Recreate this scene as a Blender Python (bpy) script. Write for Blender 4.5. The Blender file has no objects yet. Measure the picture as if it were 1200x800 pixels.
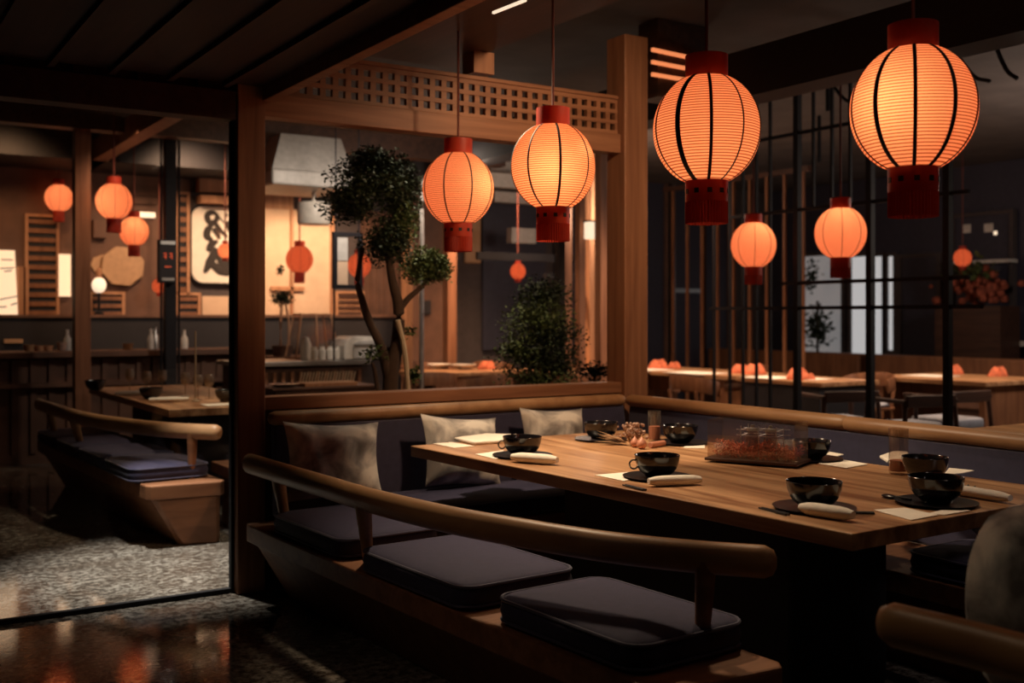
import bpy, math, random
from mathutils import Vector, Matrix
random.seed(7)
sc = bpy.context.scene
COL = sc.collection
PI = math.pi

# ---------------------------------------------------------------- camera
H, F, CX, CY = 1.35, 1249.0, 600.0, 370.0
FW = Vector((.5388, .8425, 0)); RT = Vector((.8425, -.5388, 0)); EYE = Vector((0, 0, H))
cam_d = bpy.data.cameras.new('camera'); cam = bpy.data.objects.new('camera', cam_d); COL.objects.link(cam)
cam.location = EYE; cam.rotation_euler = (PI/2, 0, -math.atan2(.5388, .8425))
cam_d.sensor_width = 36; cam_d.lens = F/1200*36; cam_d.shift_y = -30/1200
cam_d.dof.use_dof = True; cam_d.dof.focus_distance = 3.9; cam_d.dof.aperture_fstop = 2.2
cam_d.clip_start = .05
sc.camera = cam

# ---------------------------------------------------------------- world, exposure, big lamps
w = bpy.data.worlds.new('night'); sc.world = w; w.use_nodes = True
w.node_tree.nodes['Background'].inputs[0].default_value = (.35, .28, .45, 1)
w.node_tree.nodes['Background'].inputs[1].default_value = .008
vs = sc.view_settings
vs.view_transform = 'Standard'; vs.look = 'None'; vs.exposure = 1.0; vs.gamma = 1; vs.use_curve_mapping = False
sc.cycles.use_denoising = True
sc.cycles.max_bounces = 6; sc.cycles.diffuse_bounces = 3; sc.cycles.glossy_bounces = 3
sc.cycles.transparent_max_bounces = 12; sc.cycles.sample_clamp_indirect = 3
sc.cycles.caustics_reflective = False; sc.cycles.caustics_refractive = False

def spot(name, loc, aim, power, col, deg, blend=.8, r=.08):
    d = bpy.data.lights.new(name, 'SPOT'); o = bpy.data.objects.new(name, d); COL.objects.link(o)
    d.energy = power; d.color = col; d.spot_size = math.radians(deg); d.spot_blend = blend; d.shadow_soft_size = r
    o.location = loc; o.rotation_euler = (Vector(aim)-Vector(loc)).to_track_quat('-Z', 'Y').to_euler()
    return o
WARM = (1, .74, .47); AMBER = (1, .55, .26); COOL = (1, .93, .80)
spot('table_downlight', (2.35, 4.45, 2.78), (2.85, 3.6, .74), 165, WARM, 75, 1, .10)
spot('table_downlight', (3.35, 3.35, 3.2), (3.0, 2.9, .74), 62, WARM, 60, 1, .10)
spot('bench_downlight', (2.95, 1.0, 3.1), (1.9, 2.9, .6), 22, (1, .72, .55), 70, 1, .35)
spot('aisle_fill', (.2, 3.0, 2.35), (1.66, 3.1, .42), 5, (1, .66, .45), 50, 1, .3)  # unseen spot added to lift the aisle side of the bench
spot('frame_downlight', (3.3, 2.9, 2.95), (3.3, 5.1, 1.7), 85, (1, .62, .34), 95, 1, .12)
spot('carpet_downlight', (1.35, 6.15, 2.75), (1.55, 5.8, 0), 380, COOL, 44, 1, .05)
spot('booth_downlight', (2.35, 7.6, 2.75), (2.15, 7.3, .7), 46, WARM, 62, 1, .05)
spot('wall_washer', (3.0, 10.6, 3.1), (3.4, 12.1, 1.55), 85, (1, .62, .36), 110, 1, .1)
spot('wall_washer', (1.4, 10.6, 3.1), (1.4, 12.1, 1.4), 34, AMBER, 110, 1, .1)
spot('wall_washer', (4.7, 10.7, 3.1), (4.8, 12.1, 1.8), 140, (1, .64, .38), 110, 1, .1)
spot('kitchen_light', (3.7, 7.9, 2.75), (3.9, 9.3, 1.5), 46, (1, .84, .68), 125, 1, .1)
spot('bar_fill', (2.2, 9.3, 2.9), (2.2, 10.6, .9), 18, (1, .6, .36), 100, 1, .1)  # added spot without a fixture, brightens the counter top
spot('tree_downlight', (3.6, 5.45, 3.1), (3.0, 5.8, 1.5), 40, (1, .88, .62), 80, 1, .1)
spot('hall_downlight', (7.6, 7.9, 3.1), (7.6, 8.0, .7), 165, (1, .66, .42), 110, 1, .1)
spot('hall_downlight', (8.9, 6.2, 3.1), (9.0, 6.4, .7), 150, (1, .66, .42), 110, 1, .1)
spot('hall_downlight', (6.4, 10.3, 3.1), (6.4, 10.5, .7), 240, (1, .58, .32), 110, 1, .1)
spot('hall_front_fill', (6.0, 7.0, 3.0), (7.3, 8.2, .5), 90, (1, .62, .38), 90, 1, .1)  # added from the front to brighten the chair backs
spot('bench_end_fill', (3.2, -.9, 2.4), (3.65, 2.3, .5), 30, (1, .8, .72), 18, 1, .15)  # invented source that reaches the cushion under the table end
spot('corner_fill', (1.3, 2.3, 2.3), (2.0, 1.3, .6), 4.5, WARM, 60, 1, .08)  # extra unseen spot added to brighten the near rail
spot('hall_downlight', (5.6, 3.9, 3.0), (5.5, 3.3, .7), 60, WARM, 80, 1, .1)

def lamp(name, loc, power, col, r=.25):
    d = bpy.data.lights.new(name, 'POINT'); o = bpy.data.objects.new(name, d); COL.objects.link(o); d.energy = power; d.color = col; d.shadow_soft_size = r; o.location = loc
lamp('hall_fill', (9.3, 4.6, 2.2), 46, (1, .80, .66)); lamp('hall_fill', (7.2, 9.4, 2.5), 24, (1, .72, .52)); lamp('hall_fill', (5.0, 8.6, 2.75), 9, (1, .78, .62))  # bare point lights added as ambient fill for the hall

# ---------------------------------------------------------------- rays: a pixel of the photograph met with a plane of the room
def ray(px, py): return FW + RT*((px-CX)/F) + Vector((0, 0, (CY-py)/F))
def on_h(px, py, h): d = ray(px, py); return EYE + d*((h-H)/d.z)
def on_v(px, py, v): d = ray(px, py); return EYE + d*(v/d.y)
def on_u(px, py, u): d = ray(px, py); return EYE + d*(u/d.x)
def at_z(px, py, z): return EYE + ray(px, py)*z

# ---------------------------------------------------------------- materials
MAT = {}
def newmat(name):
    m = bpy.data.materials.new(name); m.use_nodes = True; MAT[name] = m
    return m, m.node_tree, m.node_tree.nodes['Principled BSDF']
def c4(c): return (c[0], c[1], c[2], 1)
def plain(name, col, rough=.6, metal=0, spec=.5, var=.12, scale=18, bump=0, sheen=0):
    m, t, b = newmat(name); N = t.nodes; L = t.links
    tc = N.new('ShaderNodeTexCoord'); no = N.new('ShaderNodeTexNoise'); no.inputs['Scale'].default_value = scale; no.inputs['Detail'].default_value = 4
    L.new(tc.outputs['Object'], no.inputs['Vector'])
    r = N.new('ShaderNodeValToRGB'); r.color_ramp.elements[0].position = .3; r.color_ramp.elements[1].position = .7
    r.color_ramp.elements[0].color = c4([x*(1-var) for x in col]); r.color_ramp.elements[1].color = c4([x*(1+var) for x in col])
    L.new(no.outputs['Fac'], r.inputs['Fac']); L.new(r.outputs['Color'], b.inputs['Base Color'])
    b.inputs['Roughness'].default_value = rough; b.inputs['Metallic'].default_value = metal
    b.inputs['Specular IOR Level'].default_value = spec
    if sheen: b.inputs['Sheen Weight'].default_value = sheen
    if bump:
        bp = N.new('ShaderNodeBump'); bp.inputs['Strength'].default_value = bump; bp.inputs['Distance'].default_value = .01
        n2 = N.new('ShaderNodeTexNoise'); n2.inputs['Scale'].default_value = scale*12; L.new(tc.outputs['Object'], n2.inputs['Vector'])
        L.new(n2.outputs['Fac'], bp.inputs['Height']); L.new(bp.outputs['Normal'], b.inputs['Normal'])
    return m
def wood(name, a, bcol, stretch=(30, 2, 30), rough=.45, spec=.4):
    m, t, b = newmat(name); N = t.nodes; L = t.links
    tc = N.new('ShaderNodeTexCoord'); mp = N.new('ShaderNodeMapping'); mp.inputs['Scale'].default_value = stretch
    L.new(tc.outputs['Object'], mp.inputs['Vector'])
    n1 = N.new('ShaderNodeTexNoise'); n1.inputs['Scale'].default_value = 1; n1.inputs['Detail'].default_value = 6; n1.inputs['Distortion'].default_value = .6
    L.new(mp.outputs['Vector'], n1.inputs['Vector'])
    r = N.new('ShaderNodeValToRGB'); e = r.color_ramp.elements
    e[0].position = .32; e[0].color = c4(a); e[1].position = .68; e[1].color = c4(bcol)
    k = e.new(.5); k.color = c4([(x+y)/2 for x, y in zip(a, bcol)])
    L.new(n1.outputs['Fac'], r.inputs['Fac']); L.new(r.outputs['Color'], b.inputs['Base Color'])
    b.inputs['Roughness'].default_value = rough; b.inputs['Specular IOR Level'].default_value = spec
    bp = N.new('ShaderNodeBump'); bp.inputs['Strength'].default_value = .08; bp.inputs['Distance'].default_value = .005
    L.new(n1.outputs['Fac'], bp.inputs['Height']); L.new(bp.outputs['Normal'], b.inputs['Normal'])
    return m
def glow(name, col, s):
    m, t, b = newmat(name)
    b.inputs['Base Color'].default_value = c4(col); b.inputs['Emission Color'].default_value = c4(col); b.inputs['Emission Strength'].default_value = s
    b.inputs['Roughness'].default_value = .8
    return m
def glass(name, tint=(1, 1, 1), ior=1.35):
    m, t, b = newmat(name); N = t.nodes; L = t.links; N.remove(b)
    tr = N.new('ShaderNodeBsdfTransparent'); tr.inputs[0].default_value = c4(tint)
    gl = N.new('ShaderNodeBsdfGlossy'); gl.inputs['Roughness'].default_value = .03 if ior < 1.4 else .1
    lw = N.new('ShaderNodeLayerWeight'); lw.inputs[0].default_value = .5
    pw = N.new('ShaderNodeMath'); pw.operation = 'POWER'; pw.inputs[1].default_value = 4; L.new(lw.outputs['Facing'], pw.inputs[0])
    ma = N.new('ShaderNodeMath'); ma.operation = 'MULTIPLY_ADD'; ma.inputs[1].default_value = ior-1; ma.inputs[2].default_value = .03 if ior < 1.4 else .09; L.new(pw.outputs[0], ma.inputs[0])
    mx = N.new('ShaderNodeMixShader'); L.new(ma.outputs[0], mx.inputs[0]); L.new(tr.outputs[0], mx.inputs[1]); L.new(gl.outputs[0], mx.inputs[2])
    if ior > 1.4:      # pale diffuse haze mixed in, standing in for glints on the glassware
        df = N.new('ShaderNodeBsdfDiffuse'); df.inputs[0].default_value = (.8, .72, .64, 1); m2 = N.new('ShaderNodeMixShader'); m2.inputs[0].default_value = .022 if ior < 1.55 else .16
        L.new(mx.outputs[0], m2.inputs[1]); L.new(df.outputs[0], m2.inputs[2]); mx = m2
    L.new(mx.outputs[0], N['Material Output'].inputs['Surface'])
    return m
def paper(name, em, strength, trans, pitch):
    # translucent paper lit by the bulb inside, with the fine hoops of the lantern as darker rings
    m, t, b = newmat(name); N = t.nodes; L = t.links; N.remove(b)
    tc = N.new('ShaderNodeTexCoord'); wv = N.new('ShaderNodeTexWave'); wv.bands_direction = 'Z'
    wv.inputs['Scale'].default_value = pitch; wv.inputs['Distortion'].default_value = .35; wv.inputs['Detail'].default_value = 1
    L.new(tc.outputs['Object'], wv.inputs['Vector'])
    rp = N.new('ShaderNodeValToRGB'); rp.color_ramp.elements[0].position = .05; rp.color_ramp.elements[0].color = (.34, .20, .15, 1)
    rp.color_ramp.elements[1].position = .55; rp.color_ramp.elements[1].color = (1, 1, 1, 1)
    L.new(wv.outputs['Fac'], rp.inputs['Fac'])
    def mul(col):
        x = N.new('ShaderNodeMix'); x.data_type = 'RGBA'; x.blend_type = 'MULTIPLY'; x.inputs[0].default_value = 1
        x.inputs[6].default_value = c4(col); L.new(rp.outputs['Color'], x.inputs[7]); return x.outputs[2]
    e = N.new('ShaderNodeEmission'); e.inputs[1].default_value = strength; L.new(mul(em), e.inputs[0])
    tl = N.new('ShaderNodeBsdfTranslucent'); L.new(mul(trans), tl.inputs[0])
    ad = N.new('ShaderNodeAddShader'); L.new(e.outputs[0], ad.inputs[0]); L.new(tl.outputs[0], ad.inputs[1])
    L.new(ad.outputs[0], N['Material Output'].inputs['Surface'])
    return m
wood('table_wood', (.22, .095, .04), (.55, .315, .165), (16, 1.3, 16), .36)
wood('rail_wood', (.30, .15, .07), (.44, .25, .125), (10, 2.2, 10), .42)
wood('post_wood', (.20, .085, .045), (.33, .155, .085), (22, 22, 1.3), .5)
wood('beam_wood', (.20, .085, .045), (.33, .155, .085), (1.3, 22, 22), .5)
wood('base_wood', (.16, .065, .03), (.26, .115, .055), (2, 20, 20), .5)
wood('dark_wood', (.045, .020, .013), (.085, .038, .024), (20, 2, 20), .5)
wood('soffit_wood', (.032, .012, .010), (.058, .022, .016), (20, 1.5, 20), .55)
wood('chair_wood', (.16, .065, .032), (.26, .115, .055), (12, 12, 2), .5)
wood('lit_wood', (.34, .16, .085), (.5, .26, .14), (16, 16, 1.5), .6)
plain('navy', (.038, .036, .080), .55, spec=.35, bump=.1, sheen=.2, scale=30)
plain('cushion_navy', (.034, .031, .068), .75, spec=.2, bump=.25, sheen=.08, scale=40)
plain('pale_cushion', (.30, .32, .38), .8, bump=.2)
plain('black_metal', (.008, .007, .010), .65, spec=.25)
plain('black_paint', (.012, .010, .014), .7)
plain('cord_red', (.13, .03, .02), .6)
def cloth_red(name, col):      # red lacquered paper that lets a little of the bulb's light through
    m = plain(name, col, .5, spec=.4); t = m.node_tree; N = t.nodes; b = N['Principled BSDF']; tl = N.new('ShaderNodeBsdfTranslucent'); tl.inputs[0].default_value = c4([min(1, x*1.6) for x in col])
    mx = N.new('ShaderNodeMixShader'); mx.inputs[0].default_value = .26; t.links.new(b.outputs[0], mx.inputs[1]); t.links.new(tl.outputs[0], mx.inputs[2]); t.links.new(mx.outputs[0], N['Material Output'].inputs['Surface'])
cloth_red('lacquer', (.42, .045, .022)); cloth_red('lacquer_dark', (.36, .034, .017))
plain('rib_black', (.010, .006, .006), .6)
plain('bowl_black', (.008, .007, .009), .16, spec=.7, scale=60)
plain('plate_black', (.012, .011, .014), .3, spec=.5)
plain('linen', (.80, .74, .66), .9, bump=.2, var=.05)
plain('card', (.82, .75, .66), .8, var=.06)
plain('steel', (.45, .44, .43), .35, metal=1)
plain('white_enamel', (.72, .68, .62), .4)
plain('grey_enamel', (.46, .44, .42), .45)
plain('plaster', (.62, .44, .31), .9, var=.15, scale=4)
plain('dark_plaster', (.07, .055, .055), .9)
plain('ceiling_grey', (.085, .068, .062), .9, var=.2, scale=3)
plain('navy_wall', (.035, .034, .055), .6)
plain('brown_panel', (.125, .06, .038), .7, var=.2, scale=6)
plain('gold_panel', (.45, .27, .15), .6)
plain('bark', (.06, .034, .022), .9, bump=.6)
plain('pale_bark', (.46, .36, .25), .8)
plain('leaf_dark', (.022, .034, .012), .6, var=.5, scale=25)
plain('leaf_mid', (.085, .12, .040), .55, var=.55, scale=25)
plain('soil', (.03, .02, .015), .95)
plain('garnish', (.50, .10, .045), .7, var=.45, scale=70)
plain('blossom', (.42, .27, .21), .8, var=.3, scale=60)
plain('husk', (.33, .18, .09), .8, var=.3)
plain('bulb_pink', (.52, .22, .14), .45, var=.2)
plain('drink', (.62, .25, .16), .5, var=.15)
plain('orange_cloth', (.62, .16, .075), .85, var=.3)
plain('dull_red', (.26, .06, .03), .85, var=.4)
plain('ink', (.03, .022, .02), .8)
plain('rubber', (.02, .02, .022), .8)
glass('pane_glass'); glass('table_glass', (.93, .89, .86), 1.5); glass('amber_glass', (.80, .70, .60), 1.6)
paper('lantern_paper', (1, .150, .050), .24, (.66, .34, .18), 34)
paper('far_paper', (1, .17, .062), .30, (.70, .36, .20), 30)
paper('dull_paper', (1, .14, .05), .22, (.5, .2, .1), 30)
glow('sign_white', (1, .74, .48), .42); glow('lamp_white', (1, .78, .55), .5)
glow('day_window', (.78, .79, .80), .24); glow('dim_window', (.74, .72, .72), .09); glow('slat_glow', (1, .30, .11), .42); glow('red_glow', (1, .16, .06), .15)
glow('filament', (1, .7, .4), 6)

def floor_mat():
    m, t, b = newmat('stone_floor'); N = t.nodes; L = t.links
    tc = N.new('ShaderNodeTexCoord')
    n1 = N.new('ShaderNodeTexNoise'); n1.inputs['Scale'].default_value = 27; n1.inputs['Detail'].default_value = 9; n1.inputs['Roughness'].default_value = .7
    n2 = N.new('ShaderNodeTexNoise'); n2.inputs['Scale'].default_value = 5; n2.inputs['Detail'].default_value = 3
    for n in (n1, n2): L.new(tc.outputs['Object'], n.inputs['Vector'])
    r1 = N.new('ShaderNodeValToRGB'); e = r1.color_ramp.elements; e[0].position = .42; e[0].color = (.075, .062, .052, 1); e[1].position = .62; e[1].color = (.40, .37, .33, 1)
    L.new(n1.outputs['Fac'], r1.inputs['Fac'])
    r2 = N.new('ShaderNodeValToRGB'); e = r2.color_ramp.elements; e[0].position = .35; e[0].color = (.55, .5, .47, 1); e[1].position = .65; e[1].color = (1, 1, 1, 1)
    L.new(n2.outputs['Fac'], r2.inputs['Fac'])
    mx = N.new('ShaderNodeMix'); mx.data_type = 'RGBA'; mx.blend_type = 'MULTIPLY'; mx.inputs[0].default_value = 1
    L.new(r1.outputs['Color'], mx.inputs[6]); L.new(r2.outputs['Color'], mx.inputs[7]); L.new(mx.outputs[2], b.inputs['Base Color'])
    b.inputs['Roughness'].default_value = .05; b.inputs['Specular IOR Level'].default_value = .5
    bp = N.new('ShaderNodeBump'); bp.inputs['Strength'].default_value = .02; bp.inputs['Distance'].default_value = .01
    L.new(n1.outputs['Fac'], bp.inputs['Height']); L.new(bp.outputs['Normal'], b.inputs['Normal'])
floor_mat()
def pillow_mat():
    m, t, b = newmat('pillow_print'); N = t.nodes; L = t.links
    tc = N.new('ShaderNodeTexCoord')
    n1 = N.new('ShaderNodeTexNoise'); n1.inputs['Scale'].default_value = 6; n1.inputs['Detail'].default_value = 5; n1.inputs['Distortion'].default_value = .45
    L.new(tc.outputs['Object'], n1.inputs['Vector'])
    r = N.new('ShaderNodeValToRGB'); e = r.color_ramp.elements
    e[0].position = .36; e[0].color = (.15, .135, .13, 1); e[1].position = .60; e[1].color = (.84, .80, .74, 1); k = e.new(.48); k.color = (.42, .40, .39, 1)
    L.new(n1.outputs['Fac'], r.inputs['Fac']); L.new(r.outputs['Color'], b.inputs['Base Color']); b.inputs['Roughness'].default_value = .85
    b.inputs['Sheen Weight'].default_value = .2
pillow_mat()

# ---------------------------------------------------------------- mesh helpers
class MB:
    def __init__(s): s.v = []; s.f = []
    def add(s, vs_, fs):
        o = len(s.v); s.v += [tuple(p) for p in vs_]; s.f += [tuple(i+o for i in q) for q in fs]; return s
    def hexa(s, b4, t4):
        return s.add(list(b4)+list(t4), [(3, 2, 1, 0), (4, 5, 6, 7), (0, 1, 5, 4), (1, 2, 6, 5), (2, 3, 7, 6), (3, 0, 4, 7)])
    def box(s, x0, x1, y0, y1, z0, z1):
        return s.hexa([(x0, y0, z0), (x1, y0, z0), (x1, y1, z0), (x0, y1, z0)], [(x0, y0, z1), (x1, y0, z1), (x1, y1, z1), (x0, y1, z1)])
    def bar(s, p, q, wd, hg, up=(0, 0, 1)):
        p = Vector(p); q = Vector(q); d = (q-p).normalized(); up = Vector(up)
        sd = d.cross(up)
        if sd.length < 1e-4: sd = d.cross(Vector((1, 0, 0)))
        sd.normalize(); u = sd.cross(d).normalized(); a = sd*(wd/2); b = u*(hg/2)
        return s.hexa([p-a-b, p+a-b, p+a+b, p-a+b], [q-a-b, q+a-b, q+a+b, q-a+b])
    def prism(s, poly, z0, z1, top=None):
        n = len(poly); top = top or poly
        vs_ = [(x, y, z0) for x, y in poly]+[(x, y, z1) for x, y in top]
        return s.add(vs_, [tuple(range(n-1, -1, -1)), tuple(range(n, 2*n))]+[(i, (i+1) % n, n+(i+1) % n, n+i) for i in range(n)])
    def tube(s, pts, r, n=10, ry=None, up=(0, 0, 1), round_ends=False):
        pts = [Vector(p) for p in pts]; k = len(pts)
        rs = list(r) if hasattr(r, '__len__') else [r]*k
        rys = rs if ry is None else (list(ry) if hasattr(ry, '__len__') else [ry]*k)
        if round_ends:
            d0 = (pts[0]-pts[1]).normalized(); d1 = (pts[-1]-pts[-2]).normalized(); e = rs[0]
            pts = [pts[0]+d0*e*.95, pts[0]+d0*e*.7]+pts+[pts[-1]+d1*e*.7, pts[-1]+d1*e*.95]
            rs = [rs[0]*.35, rs[0]*.75]+rs+[rs[-1]*.75, rs[-1]*.35]; rys = [rys[0]*.35, rys[0]*.75]+rys+[rys[-1]*.75, rys[-1]*.35]
            k = len(pts)
        o = len(s.v)
        for i, p in enumerate(pts):
            d = (pts[min(i+1, k-1)]-pts[max(i-1, 0)]).normalized(); sd = d.cross(Vector(up))
            if sd.length < 1e-3: sd = d.cross(Vector((1, 0, 0)))
            sd.normalize(); u = sd.cross(d).normalized()
            for j in range(n):
                a = 2*PI*j/n; s.v.append(tuple(p+sd*(math.cos(a)*rs[i])+u*(math.sin(a)*rys[i])))
        for i in range(k-1):
            for j in range(n):
                a = o+i*n+j; b = o+i*n+(j+1) % n; s.f.append((a, b, b+n, a+n))
        s.f.append(tuple(o+j for j in range(n-1, -1, -1))); s.f.append(tuple(o+(k-1)*n+j for j in range(n)))
        return s
    def lathe(s, prof, n=24, c=(0, 0, 0), close=True):
        o = len(s.v); k = len(prof)
        for r, z in prof:
            for j in range(n): a = 2*PI*j/n; s.v.append((c[0]+r*math.cos(a), c[1]+r*math.sin(a), c[2]+z))
        for i in range(k-1):
            for j in range(n):
                a = o+i*n+j; b = o+i*n+(j+1) % n; s.f.append((a, b, b+n, a+n))
        if close: s.f.append(tuple(o+j for j in range(n-1, -1, -1))); s.f.append(tuple(o+(k-1)*n+j for j in range(n)))
        return s
    def ball(s, c, rx, ry=None, rz=None, n=10, m=6):
        ry = ry or rx; rz = rz or rx
        pr = [(math.sin(PI*(i+.02)/(m+.04)), -math.cos(PI*(i+.02)/(m+.04))) for i in range(m+1)]
        t = MB().lathe(pr, n)
        return s.add([(c[0]+x*rx, c[1]+y*ry, c[2]+z*rz) for x, y, z in t.v], t.f)
    def xf(s, M): s.v = [tuple(M @ Vector(p)) for p in s.v]; return s
    def build(s, name, mat, parent=None, smooth=False, bevel=0, seg=2):
        me = bpy.data.meshes.new(name); me.from_pydata(s.v, [], s.f); me.update()
        me.materials.append(MAT[mat])
        if smooth:
            me.shade_smooth(); me.set_sharp_from_angle(angle=.75)
        o = bpy.data.objects.new(name, me); COL.objects.link(o)
        if parent: o.parent = parent
        if bevel:
            b = o.modifiers.new('bevel', 'BEVEL'); b.width = bevel; b.segments = seg; b.limit_method = 'ANGLE'; b.angle_limit = .6
        return o
def tag(o, label, cat, group=None):
    o['label'] = label; o['category'] = cat
    if group: o['group'] = group
    return o
def thing(name, label, cat, loc=(0, 0, 0), rz=0, group=None):
    o = bpy.data.objects.new(name, None); COL.objects.link(o); o.empty_display_size = .1
    o.location = loc; o.rotation_euler = (0, 0, rz); return tag(o, label, cat, group)
def struct(name, mb, mat, bevel=0, parent=None):
    o = mb.build(name, mat, parent, bevel=bevel)
    if not parent: o['kind'] = 'structure'
    return o
def copy_tree(o, parent=None):
    c = o.copy(); COL.objects.link(c)
    if parent: c.parent = parent
    for ch in list(o.children): copy_tree(ch, c)
    return c
def dup(o, loc, rz=0, label=None, group=None, scale=None):
    c = copy_tree(o); c.location = loc; c.rotation_euler = (0, 0, rz)
    if label: c['label'] = label
    if group: c['group'] = group
    if scale: c.scale = (scale,)*3
    return c
def spline(ctrl, n=8):
    P = [Vector(p) for p in ctrl]; P = [P[0]*2-P[1]]+P+[P[-1]*2-P[-2]]; out = []
    for i in range(1, len(P)-2):
        a, b, c, d = P[i-1:i+3]
        for k in range(n):
            t = k/n; out.append(.5*((2*b)+(c-a)*t+(2*a-5*b+4*c-d)*t*t+(3*b-a-3*c+d)*t**3))
    out.append(P[-2]); return out
# ================================================================ THE SETTING
struct('floor', MB().box(-7, 15, -4, 15, -.1, 0), 'stone_floor')
struct('ceiling', MB().box(-7, 15, -4, 15, 3.32, 3.42), 'ceiling_grey')
struct('wall_back', MB().box(-7, 15, 12.2, 12.35, 0, 3.32), 'dark_plaster')
struct('wall_right', MB().box(12.6, 12.75, -4, 12.2, 0, 3.32), 'navy_wall')
struct('wall_left', MB().box(-7, -6.85, -4, 12.2, 0, 3.32), 'dark_plaster')
struct('wall_front', MB().box(-6.85, 12.6, -4, -3.85, 0, 3.32), 'dark_plaster')
WV = 5.13
# posts of the timber frame
struct('trim_1', MB().box(1.66, 1.80, WV-.07, WV+.07, 0, 3.32), 'post_wood', .006)
struct('trim_2', MB().box(4.03, 4.21, WV-.09, WV+.09, 0, 3.05), 'post_wood', .006)
# lintel, sill and knee wall between the posts
struct('trim_3', MB().box(1.80, 4.03, WV-.05, WV+.05, 2.335, 2.45), 'beam_wood', .004)
struct('trim_4', MB().box(1.80, 4.03, WV-.06, WV+.07, .885, .95), 'beam_wood', .004)
struct('wall_knee', MB().box(1.80, 4.03, WV-.03, WV+.05, 0, .885), 'dark_wood')
# lintel over the glass screen and the boards above it
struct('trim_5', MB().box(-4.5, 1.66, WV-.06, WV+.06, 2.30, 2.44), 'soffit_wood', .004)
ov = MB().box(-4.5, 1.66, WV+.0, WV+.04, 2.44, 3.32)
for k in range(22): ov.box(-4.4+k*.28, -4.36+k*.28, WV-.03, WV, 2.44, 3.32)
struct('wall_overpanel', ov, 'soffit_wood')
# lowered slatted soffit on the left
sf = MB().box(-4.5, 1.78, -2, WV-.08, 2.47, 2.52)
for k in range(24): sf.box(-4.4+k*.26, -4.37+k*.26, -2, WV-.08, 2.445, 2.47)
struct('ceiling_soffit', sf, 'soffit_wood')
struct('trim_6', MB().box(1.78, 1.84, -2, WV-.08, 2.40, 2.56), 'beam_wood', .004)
# beams that run into the depth
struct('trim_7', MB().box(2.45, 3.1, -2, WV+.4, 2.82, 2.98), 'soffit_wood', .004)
struct('trim_8', MB().box(5.0, 5.25, -2, 9, 2.77, 3.08), 'black_paint')
struct('trim_9', MB().box(3.0, 3.13, WV-.05, WV+.08, 2.70, 2.82), 'post_wood')
struct('trim_10', MB().box(2.2, 2.34, 5.3, 12.2, 2.90, 3.1), 'post_wood')
struct('trim_11', MB().box(1.79, 1.92, 9.84, 9.97, 0, 3.32), 'post_wood', .004)
struct('trim_12', MB().box(-1.5, 6.2, 9.82, 9.99, 2.98, 3.2), 'dark_wood')
struct('trim_13', MB().box(-6.5, 6.2, 11.2, 12.2, 2.9, 3.32), 'black_paint')
struct('trim_14', MB().box(7.35, 7.5, 3.97, 4.12, 0, 3.32), 'post_wood')

# lattice panel above the lintel
lp = thing('lattice_panel', 'timber lattice panel of small square openings above the long lintel', 'lattice', (1.84, WV, 2.45))
m = MB()
x0, x1, zt = 0.0, 2.19, .235
n = 31; pt = (x1-x0)/n
for k in range(n+1): m.box(x0+k*pt-.016, x0+k*pt+.016, -.015, .015, 0, zt-.02)
m.build('upright_bars', 'beam_wood', lp)
m = MB()
for z in (.012, .075, .140, .2): m.box(x0, x1, -.019, .008, z-.012, z+.012)
m.build('cross_bars', 'beam_wood', lp)
MB().box(x0, x1, -.03, .03, zt-.022, zt).build('top_rail', 'beam_wood', lp, bevel=.003)

# glass screen left of the first post
gs = bpy.data.objects.new('window_1', None); COL.objects.link(gs); gs.location = (-1.4, WV, 0); gs['kind'] = 'structure'
MB().box(-3.1, 3.045, -.005, .005, .02, 2.30).build('pane', 'pane_glass', gs)
MB().box(-3.1, 3.05, -.016, .016, 0, .022).build('floor_channel', 'black_metal', gs)
MB().box(3.045, 3.058, -.018, .018, 0, 2.30).build('side_channel', 'black_metal', gs)

# ================================================================ DINING TABLE
TP = [(2.41, 2.0), (3.65, 2.02), (3.563, 4.476), (2.298, 4.478)]
tb = thing('dining_table', 'large tan timber table laid for dinner in the foreground booth', 'table', (2.95, 3.3, 0))
def loc_poly(poly, o): return [(x-o[0], y-o[1]) for x, y in poly]
MB().prism(loc_poly(TP, (2.95, 3.3)), .69, .74).build('tabletop', 'table_wood', tb, bevel=.004)
MB().box(-.25, .25, -.8, .5, 0, .69).build('pedestal', 'black_paint', tb, bevel=.01)
MB().box(-.33, .33, -.88, .58, 0, .05).build('plinth', 'black_paint', tb, bevel=.01)

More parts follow.
